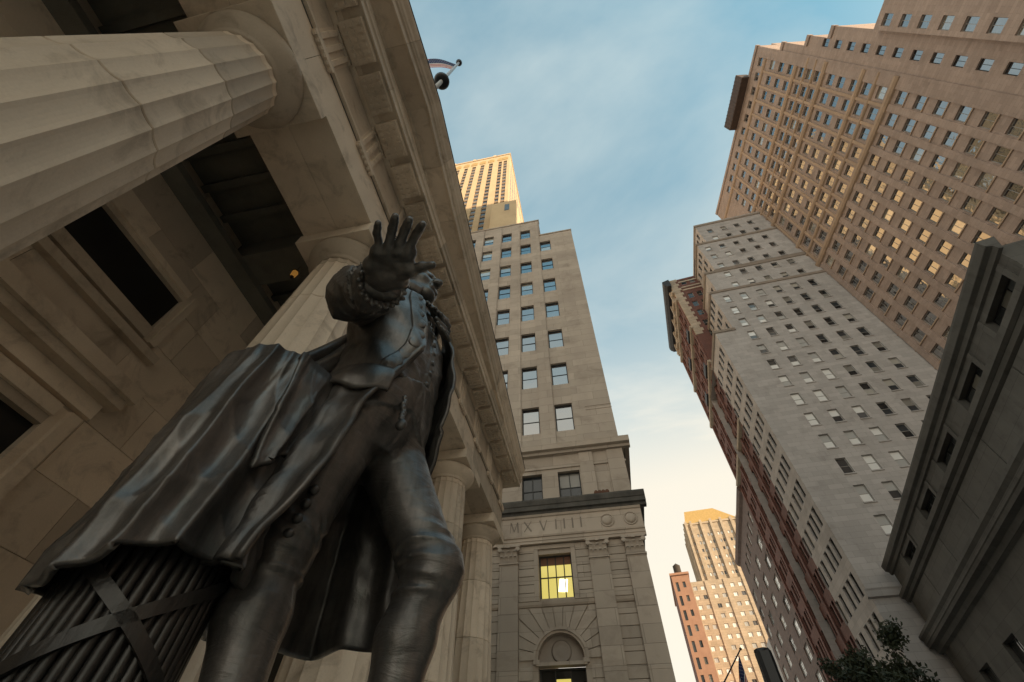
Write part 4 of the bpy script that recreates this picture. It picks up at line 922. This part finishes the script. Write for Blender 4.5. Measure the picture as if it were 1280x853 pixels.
class SDF:
    def __init__(s, lo, hi, h):
        s.lo = np.array(lo, float); s.h = h; s.n = np.ceil((np.array(hi)-s.lo)/h).astype(int)+1
        s.D = np.full(s.n, .5, np.float32); s.ax = [s.lo[i]+h*np.arange(s.n[i]) for i in range(3)]
    def sub(s, lo, hi):
        i0 = np.clip(np.floor((np.array(lo)-s.lo)/s.h).astype(int), 0, s.n); i1 = np.clip(np.ceil((np.array(hi)-s.lo)/s.h).astype(int)+1, 0, s.n)
        sl = tuple(slice(a, b) for a, b in zip(i0, i1))
        X, Y, Z = np.meshgrid(*[s.ax[i][sl[i]].astype(np.float32) for i in range(3)], indexing='ij'); return sl, X, Y, Z
    def add(s, sl, d, k, sign=1):
        a = s.D[sl]
        if sign > 0:
            hh = np.maximum(k-np.abs(a-d), 0)/k if k else 0
            s.D[sl] = np.minimum(a, d)-hh*hh*k*.25
        else:
            hh = np.maximum(k-np.abs(a+d), 0)/k if k else 0
            s.D[sl] = np.maximum(a, -d)+hh*hh*k*.25
    def cone(s, a, b, ra, rb, k=.05, fold=None, sign=1):
        a, b = np.array(a, float), np.array(b, float); m = max(ra, rb)+.12
        sl, X, Y, Z = s.sub(np.minimum(a, b)-m, np.maximum(a, b)+m); d = b-a; L2 = d@d
        t = np.clip(((X-a[0])*d[0]+(Y-a[1])*d[1]+(Z-a[2])*d[2])/L2, 0, 1)
        dist = np.sqrt((X-a[0]-t*d[0])**2+(Y-a[1]-t*d[1])**2+(Z-a[2]-t*d[2])**2)-(ra+(rb-ra)*t)
        if fold: dist = dist-fold(X, Y, Z, t)
        s.add(sl, dist, k, sign)
    def chain(s, pts, rads, k=.04, fold=None):
        for i in range(len(pts)-1): s.cone(pts[i], pts[i+1], rads[i], rads[i+1], k, fold)
    def ell(s, c, r, rot=None, k=.05, sign=1, fold=None):
        c = np.array(c, float); r = np.array(r, float); m = r.max()+.1
        sl, X, Y, Z = s.sub(c-m, c+m); P = np.stack([X-c[0], Y-c[1], Z-c[2]], -1)
        if rot is not None: P = P @ rot.astype(np.float32)          # rows of rot.T are the axes
        q = P/r.astype(np.float32); k0 = np.sqrt((q**2).sum(-1)); k1 = np.sqrt(((q/r.astype(np.float32))**2).sum(-1))+1e-6
        d = k0*(k0-1)/k1
        if fold: d = d-fold(X, Y, Z, None)
        s.add(sl, d, k, sign)
    def mesh(s):
        D = s.D; S = D < 0; nx, ny, nz = D.shape
        acc = np.zeros((nx-1, ny-1, nz-1, 3), np.float32); cnt = np.zeros((nx-1, ny-1, nz-1), np.float32)
        for ax in range(3):
            o1, o2 = [i for i in range(3) if i != ax]
            lo_ = [slice(None)]*3; hi_ = [slice(None)]*3; lo_[ax] = slice(0, -1); hi_[ax] = slice(1, None)
            a, b = D[tuple(lo_)], D[tuple(hi_)]; ch = (a < 0) != (b < 0); t = np.where(ch, a/np.where(ch, a-b, 1), 0)
            for d1 in (0, 1):
                for d2 in (0, 1):
                    sl = [None]*3; sl[ax] = slice(None); sl[o1] = slice(d1, D.shape[o1]-1+d1); sl[o2] = slice(d2, D.shape[o2]-1+d2); sl = tuple(sl)
                    c = ch[sl]; cnt += c; acc[..., ax] += np.where(c, t[sl], 0); acc[..., o1] += c*d1; acc[..., o2] += c*d2
        act = cnt > 0; idx = np.full(act.shape, -1, np.int64); idx[act] = np.arange(act.sum())
        cell = np.argwhere(act); V = (cell+acc[act]/cnt[act][:, None])*s.h+s.lo
        F = []
        for ax in range(3):
            o1, o2 = (ax+1) % 3, (ax+2) % 3
            lo_ = [slice(1, -1)]*3; hi_ = [slice(1, -1)]*3; lo_[ax] = slice(0, -1); hi_[ax] = slice(1, None)
            a, b = S[tuple(lo_)], S[tuple(hi_)]; e = np.argwhere(a != b); fl = a[a != b]
            off = np.ones(3, int); off[ax] = 0; e = e+off
            def g(d1, d2):
                q = e.copy(); q[:, o1] -= d1; q[:, o2] -= d2; return idx[q[:, 0], q[:, 1], q[:, 2]]
            Q = np.stack([g(1, 1), g(0, 1), g(0, 0), g(1, 0)], 1); Q[~fl] = Q[~fl][:, ::-1]; F.append(Q)
        return V, np.concatenate(F)

def vf_obj(name, V, F, parent, material=BRONZE, smooth=True):
    V = np.asarray(V, float)-np.array(ST0)
    me = bpy.data.meshes.new(name); me.from_pydata(V.tolist(), [], np.asarray(F).tolist()); me.update()
    me.polygons.foreach_set('use_smooth', [smooth]*len(me.polygons)); me.materials.append(material)
    o = bpy.data.objects.new(name, me); C.objects.link(o); o.parent = parent; return o

def sheet(P, th):
    """closed thick sheet from a grid of points; th may vary over the grid"""
    P = np.asarray(P, float); gu = np.gradient(P, axis=0); gv = np.gradient(P, axis=1); n = np.cross(gu, gv); n /= np.linalg.norm(n, axis=-1, keepdims=True)+1e-9
    B = P-n*(th if np.isscalar(th) else np.asarray(th)[..., None]); a, b = P.shape[:2]; V = np.concatenate([P.reshape(-1, 3), B.reshape(-1, 3)]); N_ = a*b; F = []
    I = lambda i, j: i*b+j
    for i in range(a-1):
        for j in range(b-1):
            F.append((I(i, j), I(i+1, j), I(i+1, j+1), I(i, j+1))); F.append((N_+I(i, j), N_+I(i, j+1), N_+I(i+1, j+1), N_+I(i+1, j)))
    for i in range(a-1):
        for j, r_ in ((0, False), (b-1, True)):
            q = (I(i, j), N_+I(i, j), N_+I(i+1, j), I(i+1, j)); F.append(q if not r_ else q[::-1])
    for j in range(b-1):
        for i, r_ in ((0, True), (a-1, False)):
            q = (I(i, j), N_+I(i, j), N_+I(i, j+1), I(i, j+1)); F.append(q if not r_ else q[::-1])
    return V, F

def wob(x, s): return math.sin(x*1.7+s)+.6*math.sin(x*3.1+1.3*s+1)+.35*math.sin(x*5.3+2.1*s+2)
def nwob(x, s): return np.sin(x*1.7+s)+.6*np.sin(x*3.1+1.3*s+1)+.35*np.sin(x*5.3+2.1*s+2)
def bumpw(t, c, w): return np.exp(-((t-c)/w)**2)

statue = thing('bronze_statue', 'larger than life bronze man in an open long coat, right hand held out', 'statue', (ST0.x, ST0.y, ZC))

# body: breeches, waistcoat, sleeves, neck
BD = SDF((-2.0, .80, -.08), (-.50, 2.85, 3.45), .0115)
hipR, kneeR, ankR = loc_(.0, -.17, 1.86), np.array((-1.49, 1.78, .99)), np.array((-1.36, 1.75, .16))
hipL, kneeL, ankL = loc_(.02, .17, 1.86), np.array((-.91, 2.27, 1.06)), np.array((-1.02, 2.24, .16))
def ridge(x): return 1-np.abs(np.sin(x))**.7
def thigh_fold(seed, sgn, ax, cx, cy):
    def f(X, Y, Z, t):
        an = np.arctan2(Y-cy, X-cx)
        s = Z+.10*sgn*np.sin(an+seed)+.035*np.sin(an*2.3+seed*1.7)+.012*np.sin(an*5+seed)
        amt = .45+.55*np.sin(an*1.5+seed*2)**2
        a = .010*ridge(s*24+seed)*bumpw(t, .10, .16)*amt+.026*ridge(s*34+seed*2+.6*np.sin(an*3))*bumpw(t, .92, .11)+.004*ridge(s*9+1.2*np.sin(an*2+seed))*amt
        return a-.006
    return f
BD.cone(hipR, kneeR, .225, .150, .06, thigh_fold(1., 1, 0, -1.45, 1.82)); BD.cone(hipL, kneeL, .226, .152, .06, thigh_fold(2.4, -1, 0, -1.12, 2.22))
BD.ell(kneeL+np.array((.045, -.01, .0)), (.13, .13, .145), k=.06); BD.ell(kneeR+FV*.03, (.125, .125, .14), k=.06)
def calf_fold(X, Y, Z, t): return .020*ridge(Z*40+X*9-Y*6)*bumpw(t, .08, .16)+.005*ridge(Z*20+2*np.sin(X*12+Y*9))-.005
mR = kneeR+(ankR-kneeR)*.35-FV*.03; mL = kneeL+(ankL-kneeL)*.35-FV*.04
BD.cone(kneeR+(0, 0, -.02), mR, .140, .142, .05, calf_fold); BD.cone(mR, ankR, .142, .080, .05)
BD.cone(kneeL+(0, 0, -.02), mL, .140, .140, .05, calf_fold); BD.cone(mL, ankL, .140, .080, .05)
for kn, m_ in ((kneeR, mR), (kneeL, mL)):                          # knee bands
    c = kn+(m_-kn)*.45; BD.ell(c, (.153, .153, .032), k=.015)
for a in (ankR, ankL):                                             # shoes
    BD.cone(a+(0, 0, -.11), a+FV*.36+(0, 0, -.16), .095, .085, .05); BD.ell(a+FV*.10+(0, 0, -.06), (.07, .07, .03), k=.01)
st_z = np.array([1.62, 1.80, 1.98, 2.18, 2.36, 2.55, 2.78, 2.98, 3.10, 3.20, 3.30]); st_a = np.array([.27, .345, .365, .345, .345, .375, .42, .43, .36, .22, .15]); st_b = np.array([.20, .265, .285, .295, .295, .295, .285, .25, .205, .165, .14]); st_f = np.array([.0, .015, .03, .05, .06, .05, .02, -.02, -.03, -.02, 0])
def torso(lo_z, hi_z, grow=0., fold=None, k=.05):
    sl, X, Y, Z = BD.sub((-2, 1.2, lo_z-.1), (-.6, 2.8, hi_z+.1))
    a = np.interp(Z, st_z, st_a)+grow; b = np.interp(Z, st_z, st_b)+grow; fo = np.interp(Z, st_z, st_f)
    u = (X-CT[0])*FV[0]+(Y-CT[1])*FV[1]-fo; v = (X-CT[0])*LV[0]+(Y-CT[1])*LV[1]
    e = 2.3; q = (np.abs(u/b)**e+np.abs(v/a)**e)**(1/e); d = (q-1)*np.minimum(a, b)
    if fold: d = d-fold(u, v, Z)
    d = np.maximum(d, np.maximum(lo_z-Z, Z-hi_z)); BD.add(sl, d, k)
def vest_fold(u, v, Z):
    front = np.clip(u*4, 0, 1)
    an = np.arctan2(v, u)
    wr = .016*ridge((Z+.30*an)*17+1.2*np.sin(an*3))*bumpw(Z, 2.15, .22)+.010*ridge((Z-an*.35)*12+1)*bumpw(Z, 2.6, .3)
    flap = .02*((Z < 2.06+.10*np.cos(an*2))*(Z > 1.90-.14*np.abs(np.sin(an+.15))+.02))           # pointed skirts of the waistcoat
    strip = .008*(np.abs(v) < .035)
    return front*(wr+flap+strip)
torso(1.64, 3.30, 0., vest_fold)
shR, elR, wrR = loc_(-.06, -.40, 3.0), np.array((-1.36, 1.30, 2.44)), np.array((-1.00, 1.09, 2.12))
shL, elL, wrL = loc_(-.06, .42, 3.0), loc_(-.24, .50, 2.42), loc_(-.20, .40, 1.98)
def sleeve(seed):
    def f(X, Y, Z, t): return .030*ridge(t*9+1.6*np.sin(X*7+Y*5+seed)+seed)*(bumpw(t, .92, .35)+.35)+.014*ridge((X-Y)*13+Z*9+seed)-.02
    return f
BD.cone(shR, elR, .215, .180, .08, sleeve(.5)); BD.cone(elR, wrR+(wrR-elR)*-.10, .170, .125, .06, sleeve(1.9))
cuf = wrR+(elR-wrR)*.42
BD.cone(cuf, wrR+(elR-wrR)*.20, .150, .150, .02, sleeve(2.7))                    # broad turned-back cuff
BD.cone(shL, elL, .20, .17, .08, sleeve(3.1)); BD.cone(elL, wrL, .165, .12, .06, sleeve(4.2)); BD.cone(wrL+(elL-wrL)*.45, wrL+(elL-wrL)*.1, .15, .16, .02)
BD.ell(wrL+FV*.10+(0, 0, -.06), (.09, .06, .10), k=.04)
BD.cone(loc_(-.02, 0, 3.15), loc_(.05, 0, 3.44), .14, .125, .05)
V, F = BD.mesh()
VS, FS = [V], [F]

# right hand: palm down, seen from below, five separate fingers
def ray_(px, py):
    r = (px-640)/542.; u = (426.5-py)/542.; c, s = math.cos(ROLL), math.sin(ROLL); r, u = c*r-s*u, s*r+c*u
    x, y, z = r, math.cos(PITCH)-math.sin(PITCH)*u, math.sin(PITCH)+math.cos(PITCH)*u
    c, s = math.cos(-HEAD), math.sin(-HEAD); return np.array([c*x-s*y, s*x+c*y, z])
def atz(px, py, z): r = ray_(px, py); return r*z/r[2]
HD = SDF((-1.2, .55, 1.85), (-.5, 1.25, 2.3), .006)
zb_h = 2.05
fing = {'little': [(474, 309), (471.0, 292), (472.6, 279.5)], 'ring': [(486, 306), (490.5, 286), (494, 271.5)], 'middle': [(499.5, 305.5), (506, 288), (511.5, 275.5)], 'index': [(512, 309), (520.5, 293), (528, 281)]}
for (nm, pts), r0, dz in zip(fing.items(), (.0205, .0235, .0240, .0230), (.0, .012, .014, .008)):
    p = [atz(pts[0][0], pts[0][1], zb_h), atz(pts[1][0], pts[1][1], zb_h+dz+.005), atz(pts[2][0], pts[2][1], zb_h-.012+dz)]
    mid1 = p[0]*.5+p[1]*.5+(0, 0, .006)
    HD.chain([p[0]+(p[0]-p[1])*.5, p[0], mid1, p[1], p[1]*.4+p[2]*.6+(0, 0, .003), p[2]], [r0*1.08, r0*1.06, r0*.97, r0*1.03, r0*.93, r0*.82], .006)
palm = [atz(472, 315, zb_h), atz(511, 316, zb_h), atz(464, 331, zb_h+.005), atz(509, 336, zb_h-.01), atz(466, 346, zb_h+.02), atz(502, 351, zb_h+.01)]
for a, b in ((0, 1), (0, 2), (1, 3), (2, 4), (3, 5), (0, 3), (1, 2), (2, 3), (4, 5), (2, 5), (3, 4)): HD.cone(palm[a], palm[b], .031, .036, .022)
th_ = [atz(498, 345, zb_h-.01), atz(513, 338, zb_h-.03), atz(527, 334, zb_h-.03), atz(540.5, 331.5, zb_h-.035)]
HD.chain(th_, [.040, .031, .0245, .0195], .018)
HD.cone(atz(484, 346, zb_h+.03), wrR+(elR-wrR)*.1, .074, .072, .05)
V2, F2 = HD.mesh(); FS.append(F2+len(V)); VS.append(V2)

# head
HC = np.array((-1.395, 1.945, 3.55)); ha = R(-6); hf = np.array([math.cos(ha)*.97, math.sin(ha)*.97, .20]); hf /= np.linalg.norm(hf); hl = np.array([-math.sin(ha), math.cos(ha), 0]); hu = np.cross(hf, hl)
RM = np.stack([hf, hl, hu], 1)
def hh(f, l, u): return HC+hf*f+hl*l+hu*u
HS = SDF(HC-.42, HC+.42, .0075)
HS.ell(hh(-.02, 0, .05), (.235, .180, .215), RM, .05); HS.ell(hh(.06, 0, -.07), (.150, .140, .190), RM, .06); HS.ell(hh(.135, 0, -.205), (.065, .075, .055), RM, .05)
HS.cone(hh(.02, .11, -.15), hh(.13, .03, -.215), .055, .045, .05); HS.cone(hh(.02, -.11, -.15), hh(.13, -.03, -.215), .055, .045, .05)
HS.cone(hh(.215, 0, .055), hh(.262, 0, -.055), .022, .036, .03); HS.ell(hh(.232, .030, -.060), (.028, .022, .022), RM, .015); HS.ell(hh(.232, -.030, -.060), (.028, .022, .022), RM, .015)
for s_ in (-1, 1):
    HS.ell(hh(.205, s_*.072, .025), (.040, .046, .032), RM, .025, sign=-1); HS.ell(hh(.185, s_*.070, .025), (.030, .034, .024), RM, .006)
    HS.cone(hh(.205, s_*.03, .068), hh(.165, s_*.125, .062), .022, .018, .03); HS.ell(hh(.125, s_*.105, -.055), (.06, .05, .055), RM, .05)
    HS.ell(hh(-.02, s_*.185, -.02), (.045, .022, .065), RM, .02)
    for q in range(4): HS.ell(hh(-.06-.035*q, s_*(.195-.006*q), -.02-.055*q+.02), (.05, .045, .042), RM, .012)       # rolled side curls
    HS.ell(hh(.222, s_*.017, -.058-.026), (.010, .009, .010), RM, .006, sign=-1)
HS.cone(hh(.205, -.05, -.128), hh(.205, .05, -.128), .018, .018, .015); HS.cone(hh(.200, -.045, -.158), hh(.200, .045, -.158), .020, .020, .015); HS.cone(hh(.228, -.05, -.142), hh(.228, .05, -.142), .007, .007, .006, sign=-1)
def hairf(X, Y, Z, t): return .010*np.sin((X*.6-Y*.4+Z)*70)
HS.ell(hh(-.07, 0, .085), (.235, .205, .215), RM, .02, fold=hairf)
HS.ell(hh(.22, 0, .18), (.13, .22, .13), RM, .03, sign=-1) if False else None
HS.cone(hh(-.25, 0, -.06), hh(-.30, 0, -.36), .075, .05, .03)
V3, F3 = HS.mesh(); FS.append(F3+len(V)+len(V2)); VS.append(V3)
vf_obj('body', np.concatenate(VS), np.concatenate(FS), statue, BRONZE_BODY)

# neckcloth and frilled jabot, cuff frill
JB = SDF(loc_(0, -.25, 2.70)-.28, loc_(.2, .25, 3.44)+.28, .009)
for i in range(5): JB.cone(loc_(.03, -.13, 3.20+i*.035), loc_(.09, .12, 3.20+i*.035+.01), .10, .10, .01) if i in (0, 2, 4) else None
for i in range(26):
    z = 3.22-.018*i; f = .20+.012*i*(1 if z > 2.9 else .7); a = .045*math.sin(i*2.1)
    JB.cone(loc_(f, a-.055, z+.012*math.sin(i*1.3)), loc_(f+.03*math.sin(i), a+.055, z+.012*math.cos(i)), .017, .017, .006)
V, F = JB.mesh(); vf_obj('neckcloth', V, F, statue)
CF = SDF(wrR-.3, wrR+.3, .009); wax = (wrR-elR)/np.linalg.norm(wrR-elR); wb = np.cross(wax, (0, 0, 1)); wb /= np.linalg.norm(wb); wc_ = np.cross(wax, wb)
for i in range(22):
    a0, a1 = 2*math.pi*i/22, 2*math.pi*(i+.55)/22
    p = lambda a, r, t: wrR+wax*t+(wb*math.cos(a)+wc_*math.sin(a))*r
    CF.cone(p(a0, .085, -.12), p(a0, .135, .035+.02*(i % 2)), .018, .014, .012); CF.cone(p(a1, .080, -.12), p(a1, .112, .03), .016, .011, .012)
V, F = CF.mesh(); vf_obj('cuff_frill', V, F, statue)

# the open coat: polar sheet round the body, alpha from the front towards his right
def ell_r(al, z, grow):
    a = np.interp(z, st_z, st_a)+grow; b = np.interp(z, st_z, st_b)+grow; return ((np.abs(np.cos(al))/b)**2.3+(np.abs(np.sin(al))/a)**2.3)**(-1/2.3)
EZ = np.array([.70, .9, 1.1, 1.3, 1.5, 1.7, 1.85, 2.0, 2.15, 2.3, 2.5, 2.7, 2.9, 3.05])
EA = np.radians(np.array([75, 72, 64.5, 60.5, 58, 56.5, 52, 44.5, 39, 30.5, 29, 34, 36, 34.]))      # right front edge
EL = np.radians(np.array([-84, -83, -81, -79, -75, -68, -58, -48, -42, -38, -36, -34, -30, -26.]))    # left front edge
def coat_pt(al, z, extra=0.):
    fo = np.interp(z, st_z, st_f); zc_ = max(z, 1.62)
    if z >= 2.05:
        r = ell_r(al, z, .045)+.026*(1-abs(math.sin((z*1.0-al*.62)*6.2+.4))**.7)*(1 if z < 2.85 else .5)+.008*math.sin((z-al*.22)*21)
    else:
        base = ell_r(al, 2.05, .055); dz = 2.05-z
        side = max(0, math.sin(al))*.5+.5
        fl = .10+.14*math.cos(al-math.pi)**2*(1 if math.cos(al) < 0 else .3)+.05*abs(math.sin(al))
        r = base+fl*dz*.8+(.020+.055*dz)*((1-1.5*abs(math.sin(al*3.6+.9+.25*z))**.7)+.35*math.sin(al*11+z*1.6))*min(1, dz*2.2)+.006*math.sin(z*24+5*al)
    p = CT+FV*(fo+(r+extra)*math.cos(al))-LV*((r+extra)*math.sin(al)); return np.array([p[0], p[1], z])
nzc, nac = 96, 150
P = np.zeros((nzc, nac, 3))
for i, z in enumerate(np.linspace(3.06, .78, nzc)):
    a0 = np.interp(z, EZ, EA); a1 = 2*math.pi+np.interp(z, EZ, EL)
    for j in range(nac):
        t = j/(nac-1); al = a0+(a1-a0)*t
        hem = .06*math.sin(al*3+1)*(1 if z < 1.2 else 0)*(1.2-z)
        roll = .035*math.exp(-(t/.02)**2)+.035*math.exp(-((1-t)/.02)**2)                    # turned edges
        P[i, j] = coat_pt(al, z, roll)+np.array([0, 0, hem])
V, F = sheet(P, .026); coat = vf_obj('coat', V, F, statue)
# collar
G = []
for i in range(10):
    row = []
    for j in range(60):
        al = R(30)+(2*math.pi-R(60))*j/59; t = i/9
        r = .20+.10*math.sin(t*2.6)+.03*t; z = 3.06+.24*math.sin(min(1, t*1.25)*math.pi*.55)-.20*max(0, t-.55)
        p = CT+FV*((r*.85)*math.cos(al)-.03)-LV*(r*1.15*math.sin(al)); row.append((p[0], p[1], z))
    G.append(row)
V, F = sheet(np.array(G), .03); vf_obj('collar', V, F, coat)
# facing band with big flat buttons along the right front edge
G = []
for z in np.linspace(3.0, 1.95, 50):
    a0 = float(np.interp(z, EZ, EA)); G.append([coat_pt(a0+w, z, .016+.012*math.sin(w/.30*3.1)) for w in np.linspace(-.012, .30, 10)])
V, F = sheet(np.array(G), .02); vf_obj('lapel', V, F, coat)
btn = None
for i, z in enumerate(np.linspace(2.92, 2.10, 8)):
    a0 = float(np.interp(z, EZ, EA))+.16; c = coat_pt(a0, z, .032); n = coat_pt(a0, z, .2)-c; n /= np.linalg.norm(n)
    b = MB().lathe([(.004, .016), (.038, .016), (.050, .010), (.054, 0), (.050, -.012)], 18); q = Vector(n).to_track_quat('Z', 'Y').to_matrix(); b.v = [tuple(q @ Vector(v)+Vector(c)-ST0) for v in b.v]; b.build('button', BRONZE, coat, True)
# pocket flap on the right hip
G = [[coat_pt(al, 2.02-.20*t*(1+.12*math.sin((al-1.0)*9)), .018+.02*math.sin(t*2.5)) for al in np.linspace(.80, 1.62, 26)] for t in np.linspace(0, 1, 9)]
V, F = sheet(np.array(G), .03); vf_obj('pocket_flap', V, F, coat)
for i in range(9):
    z = 2.98-.112*i; a_ = R(2); r = float(ell_r(a_, z, .006)); fo = float(np.interp(z, st_z, st_f)); c = CT+FV*(fo+r)+np.array((0, 0, z)); n = FV+np.array((0, 0, .1))
    b = MB().lathe([(.003, .016), (.020, .012), (.026, 0), (.022, -.012)], 12); q = Vector(n).to_track_quat('Z', 'Y').to_matrix(); b.v = [tuple(q @ Vector(v)+Vector(c)-ST0) for v in b.v]; b.build('waistcoat_button', BRONZE, statue, True)
# watch fob, knee buttons
fob = SDF(loc_(.28, -.16, 1.72)-.15, loc_(.34, -.10, 1.98)+.15, .006)
for i in range(7): fob.ell(loc_(.315+.004*i, -.14+.008*math.sin(i*2), 1.95-.030*i), (.020, .020, .022), k=.006)
fob.ell(loc_(.345, -.14, 1.72), (.035, .025, .04), k=.01)
V, F = fob.mesh(); vf_obj('watch_fob', V, F, statue)
for i in range(4):
    t = .74+.085*i; c = hipR+(kneeR-hipR)*t; r = .24+(.158-.24)*t; out = np.array((.68, -.733, 0)); c = c+out*(r+.004)
    b = MB().lathe([(.003, .022), (.018, .016), (.026, 0), (.022, -.012)], 12); q = Vector(out).to_track_quat('Z', 'Y').to_matrix(); b.v = [tuple(q @ Vector(v)+Vector(c)-ST0) for v in b.v]; b.build('knee_button', BRONZE, statue, True)

# bundle of rods beside him
FC = np.array((-1.80, 1.51, 0)); uc = np.array((.765, -.644, 0)); ur = np.array((.644, .765, 0)); FRD = .25
fas = bpy.data.objects.new('rod_bundle', None); C.objects.link(fas); fas.parent = statue; fas.location = (FC[0]-ST0.x, FC[1]-ST0.y, 0)
rod = MB().lathe([(.019, -.06), (.0215, 0), (.0215, 1.66), (.018, 1.70), (.004, 1.71)], 8).mesh('rod', BRONZE_SHADE, True)
for i in range(42):
    a = 2*math.pi*i/42; o = put('rod', rod, fas, (FRD*math.cos(a), FRD*math.sin(a), 0)); o.rotation_euler = (R(random.uniform(-.5, .5)), R(random.uniform(-.5, .5)), 0)
MB().lathe([(.235, -.06), (.235, 1.65)], 26).build('core', BRONZE_SHADE, fas, True)
def strap(ph, turns, z0, z1, name):
    G = []
    for i in range(70):
        t = i/69; a = ph+turns*2*math.pi*t; z = z0+(z1-z0)*t; r = FRD+.030
        G.append([(r*math.cos(a), r*math.sin(a), z+w) for w in (-.028, -.016, .016, .028)])
    V, F = sheet(np.array(G)[:, ::-1] if turns > 0 else np.array(G), .014); V = np.array(V)
    me = bpy.data.meshes.new(name); me.from_pydata(V.tolist(), [], F); me.materials.append(BRONZE_SHADE); me.update()
    bm = bmesh.new(); bm.from_mesh(me); bmesh.ops.recalc_face_normals(bm, faces=bm.faces); bm.to_mesh(me); bm.free(); put(name, me, fas)
CA = math.atan2(uc[1], uc[0])
strap(CA-math.pi*.98, .98, 1.15, -.05, 'strap'); strap(CA+math.pi*.98, -.98, 1.15, -.05, 'strap'); 

# cloak thrown over the rods
FOLDS = [(-60, -60, .045, .34), (-33, -40, .085, .17), (-13, -23, .105, .12), (13, 2, .080, .13), (43, 40, .075, .11), (64, 64, .055, .14), (88, 92, .07, .16), (118, 120, .06, .2), (150, 152, .07, .2), (-95, -98, .05, .2), (-130, -131, .06, .2)]
def cloak_pt(th, s, zt, zh):
    z = zt+(zh-zt)*s
    r = .292+.035*s
    for k, (t0, t1, hgt, w) in enumerate(FOLDS):                      # long folds fanning out from the top
        c = R(t0+(t1-t0)*s+2.2*math.sin(s*5+k*1.7)); x = abs(th-c)/(w*(.85+.35*s))
        r += hgt*(.42+.72*s)*math.exp(-x**1.35)
    r += .007*math.sin(th*9+s*11+2*math.sin(s*5))*math.sin(s*9+th*3)+.010*(1-abs(math.sin(s*6.5+th*2.6))**.5)*math.exp(-((s-.22)/.2)**2)
    r += .020*(1-abs(math.sin(th*3.1+s*5.5+1.3*math.sin(th*2-s*3)))**.6)*(.4+.6*s)+.012*(1-abs(math.sin(th*6.3-s*8+2*math.sin(s*4+th)))**.6)
    left = max(0, math.sin(-th)); r -= .035*left*s+.012*left
    d = uc*math.cos(th)+ur*math.sin(th)
    if s < .09:
        q = s/.09; r *= math.sqrt(1-(1-q)**2)*.96+.04; z = zt-q*.02
    return np.array([FC[0]+d[0]*r, FC[1]+d[1]*r, z])
def hemz(th):
    d = math.degrees(th)
    return .735+.04*math.sin(th*2.2+.6)-(.09*max(0, min(1, (-d-12)/30)))+.10*max(0, min(1, (d-60)/40))
ns, nt_ = 90, 300
P = np.zeros((ns, nt_, 3))
for j in range(nt_):
    th = -math.pi+2*math.pi*j/(nt_-1)*.9999
    for i in range(ns):
        s = (i/(ns-1)); zt = 1.90+.05*math.sin(th+.4)
        P[i, j] = cloak_pt(th, s, zt, hemz(th))
V, F = sheet(P, .030); cloak = vf_obj('cloak', V, F, statue)
# its front edge turned back as a hanging flap
G = []
for i in range(44):
    t = i/43; row = []
    w0, w1 = .10+.16*t, .86-.26*t**1.5
    for j in range(26):
        u = j/25; th = w0+(w1-w0)*u; p = cloak_pt(th, .03+.66*t-.16*u*t, 1.90, hemz(th)); d = uc*math.cos(th)+ur*math.sin(th)
        row.append(p+d*(.045+.020*math.sin(u*3.14)+.035*(1-abs(math.sin(u*4.2+t*1.5))**.6)*(.4+t)))
    G.append(row)
V, F = sheet(np.array(G), .026); vf_obj('turned_flap', V, F, cloak)
# the part of the cloak that rises from the rods to his back
A0 = np.array((-1.66, 1.60, 1.84)); A1 = np.array((-1.66, 1.86, 2.30)); A2 = np.array((-1.58, 2.02, 2.85))
G = []
for i in range(40):
    t = i/39; c = A0*(1-t)**2+2*A1*t*(1-t)+A2*t*t; tan_ = 2*(A1-A0)*(1-t)+2*(A2-A1)*t; tan_ /= np.linalg.norm(tan_)
    sd = np.cross(tan_, uc); sd /= np.linalg.norm(sd); nn = np.cross(sd, tan_); row = []
    for j in range(40):
        w = -1+2*j/39; row.append(c+sd*w*(.24-.05*t)+nn*(.10*(1-w*w)+.035*abs(math.sin(w*6+t*2))-.02*math.sin(w*11+1)))
    G.append(row)
V, F = sheet(np.array(G), .03); vf_obj('cloak_drape', V, F, cloak)

# pedestal and bronze plinth
ped = thing('statue_pedestal', 'grey granite pedestal under the bronze statue on the hall steps', 'pedestal', (-1.45, 1.9, .25))
zp = ZC-.16-.25
MB().box(-.85, .95, -.85, .85, 0, zp-1.5, .02).build('base', GRANITE, ped); MB().box(-.72, .82, -.72, .72, zp-1.5, zp-.25, .02).build('die', GRANITE, ped); MB().box(-.86, .96, -.86, .86, zp-.25, zp, .03).build('cap', GRANITE, ped)
pl = MB().box(-.72, .86, -.80, .72, -.16, -.06, .02); pl.v = [(x+(-1.45-ST0.x), y+(1.9-ST0.y), z) for x, y, z in pl.v]; pl.build('plinth', BRONZE, statue)
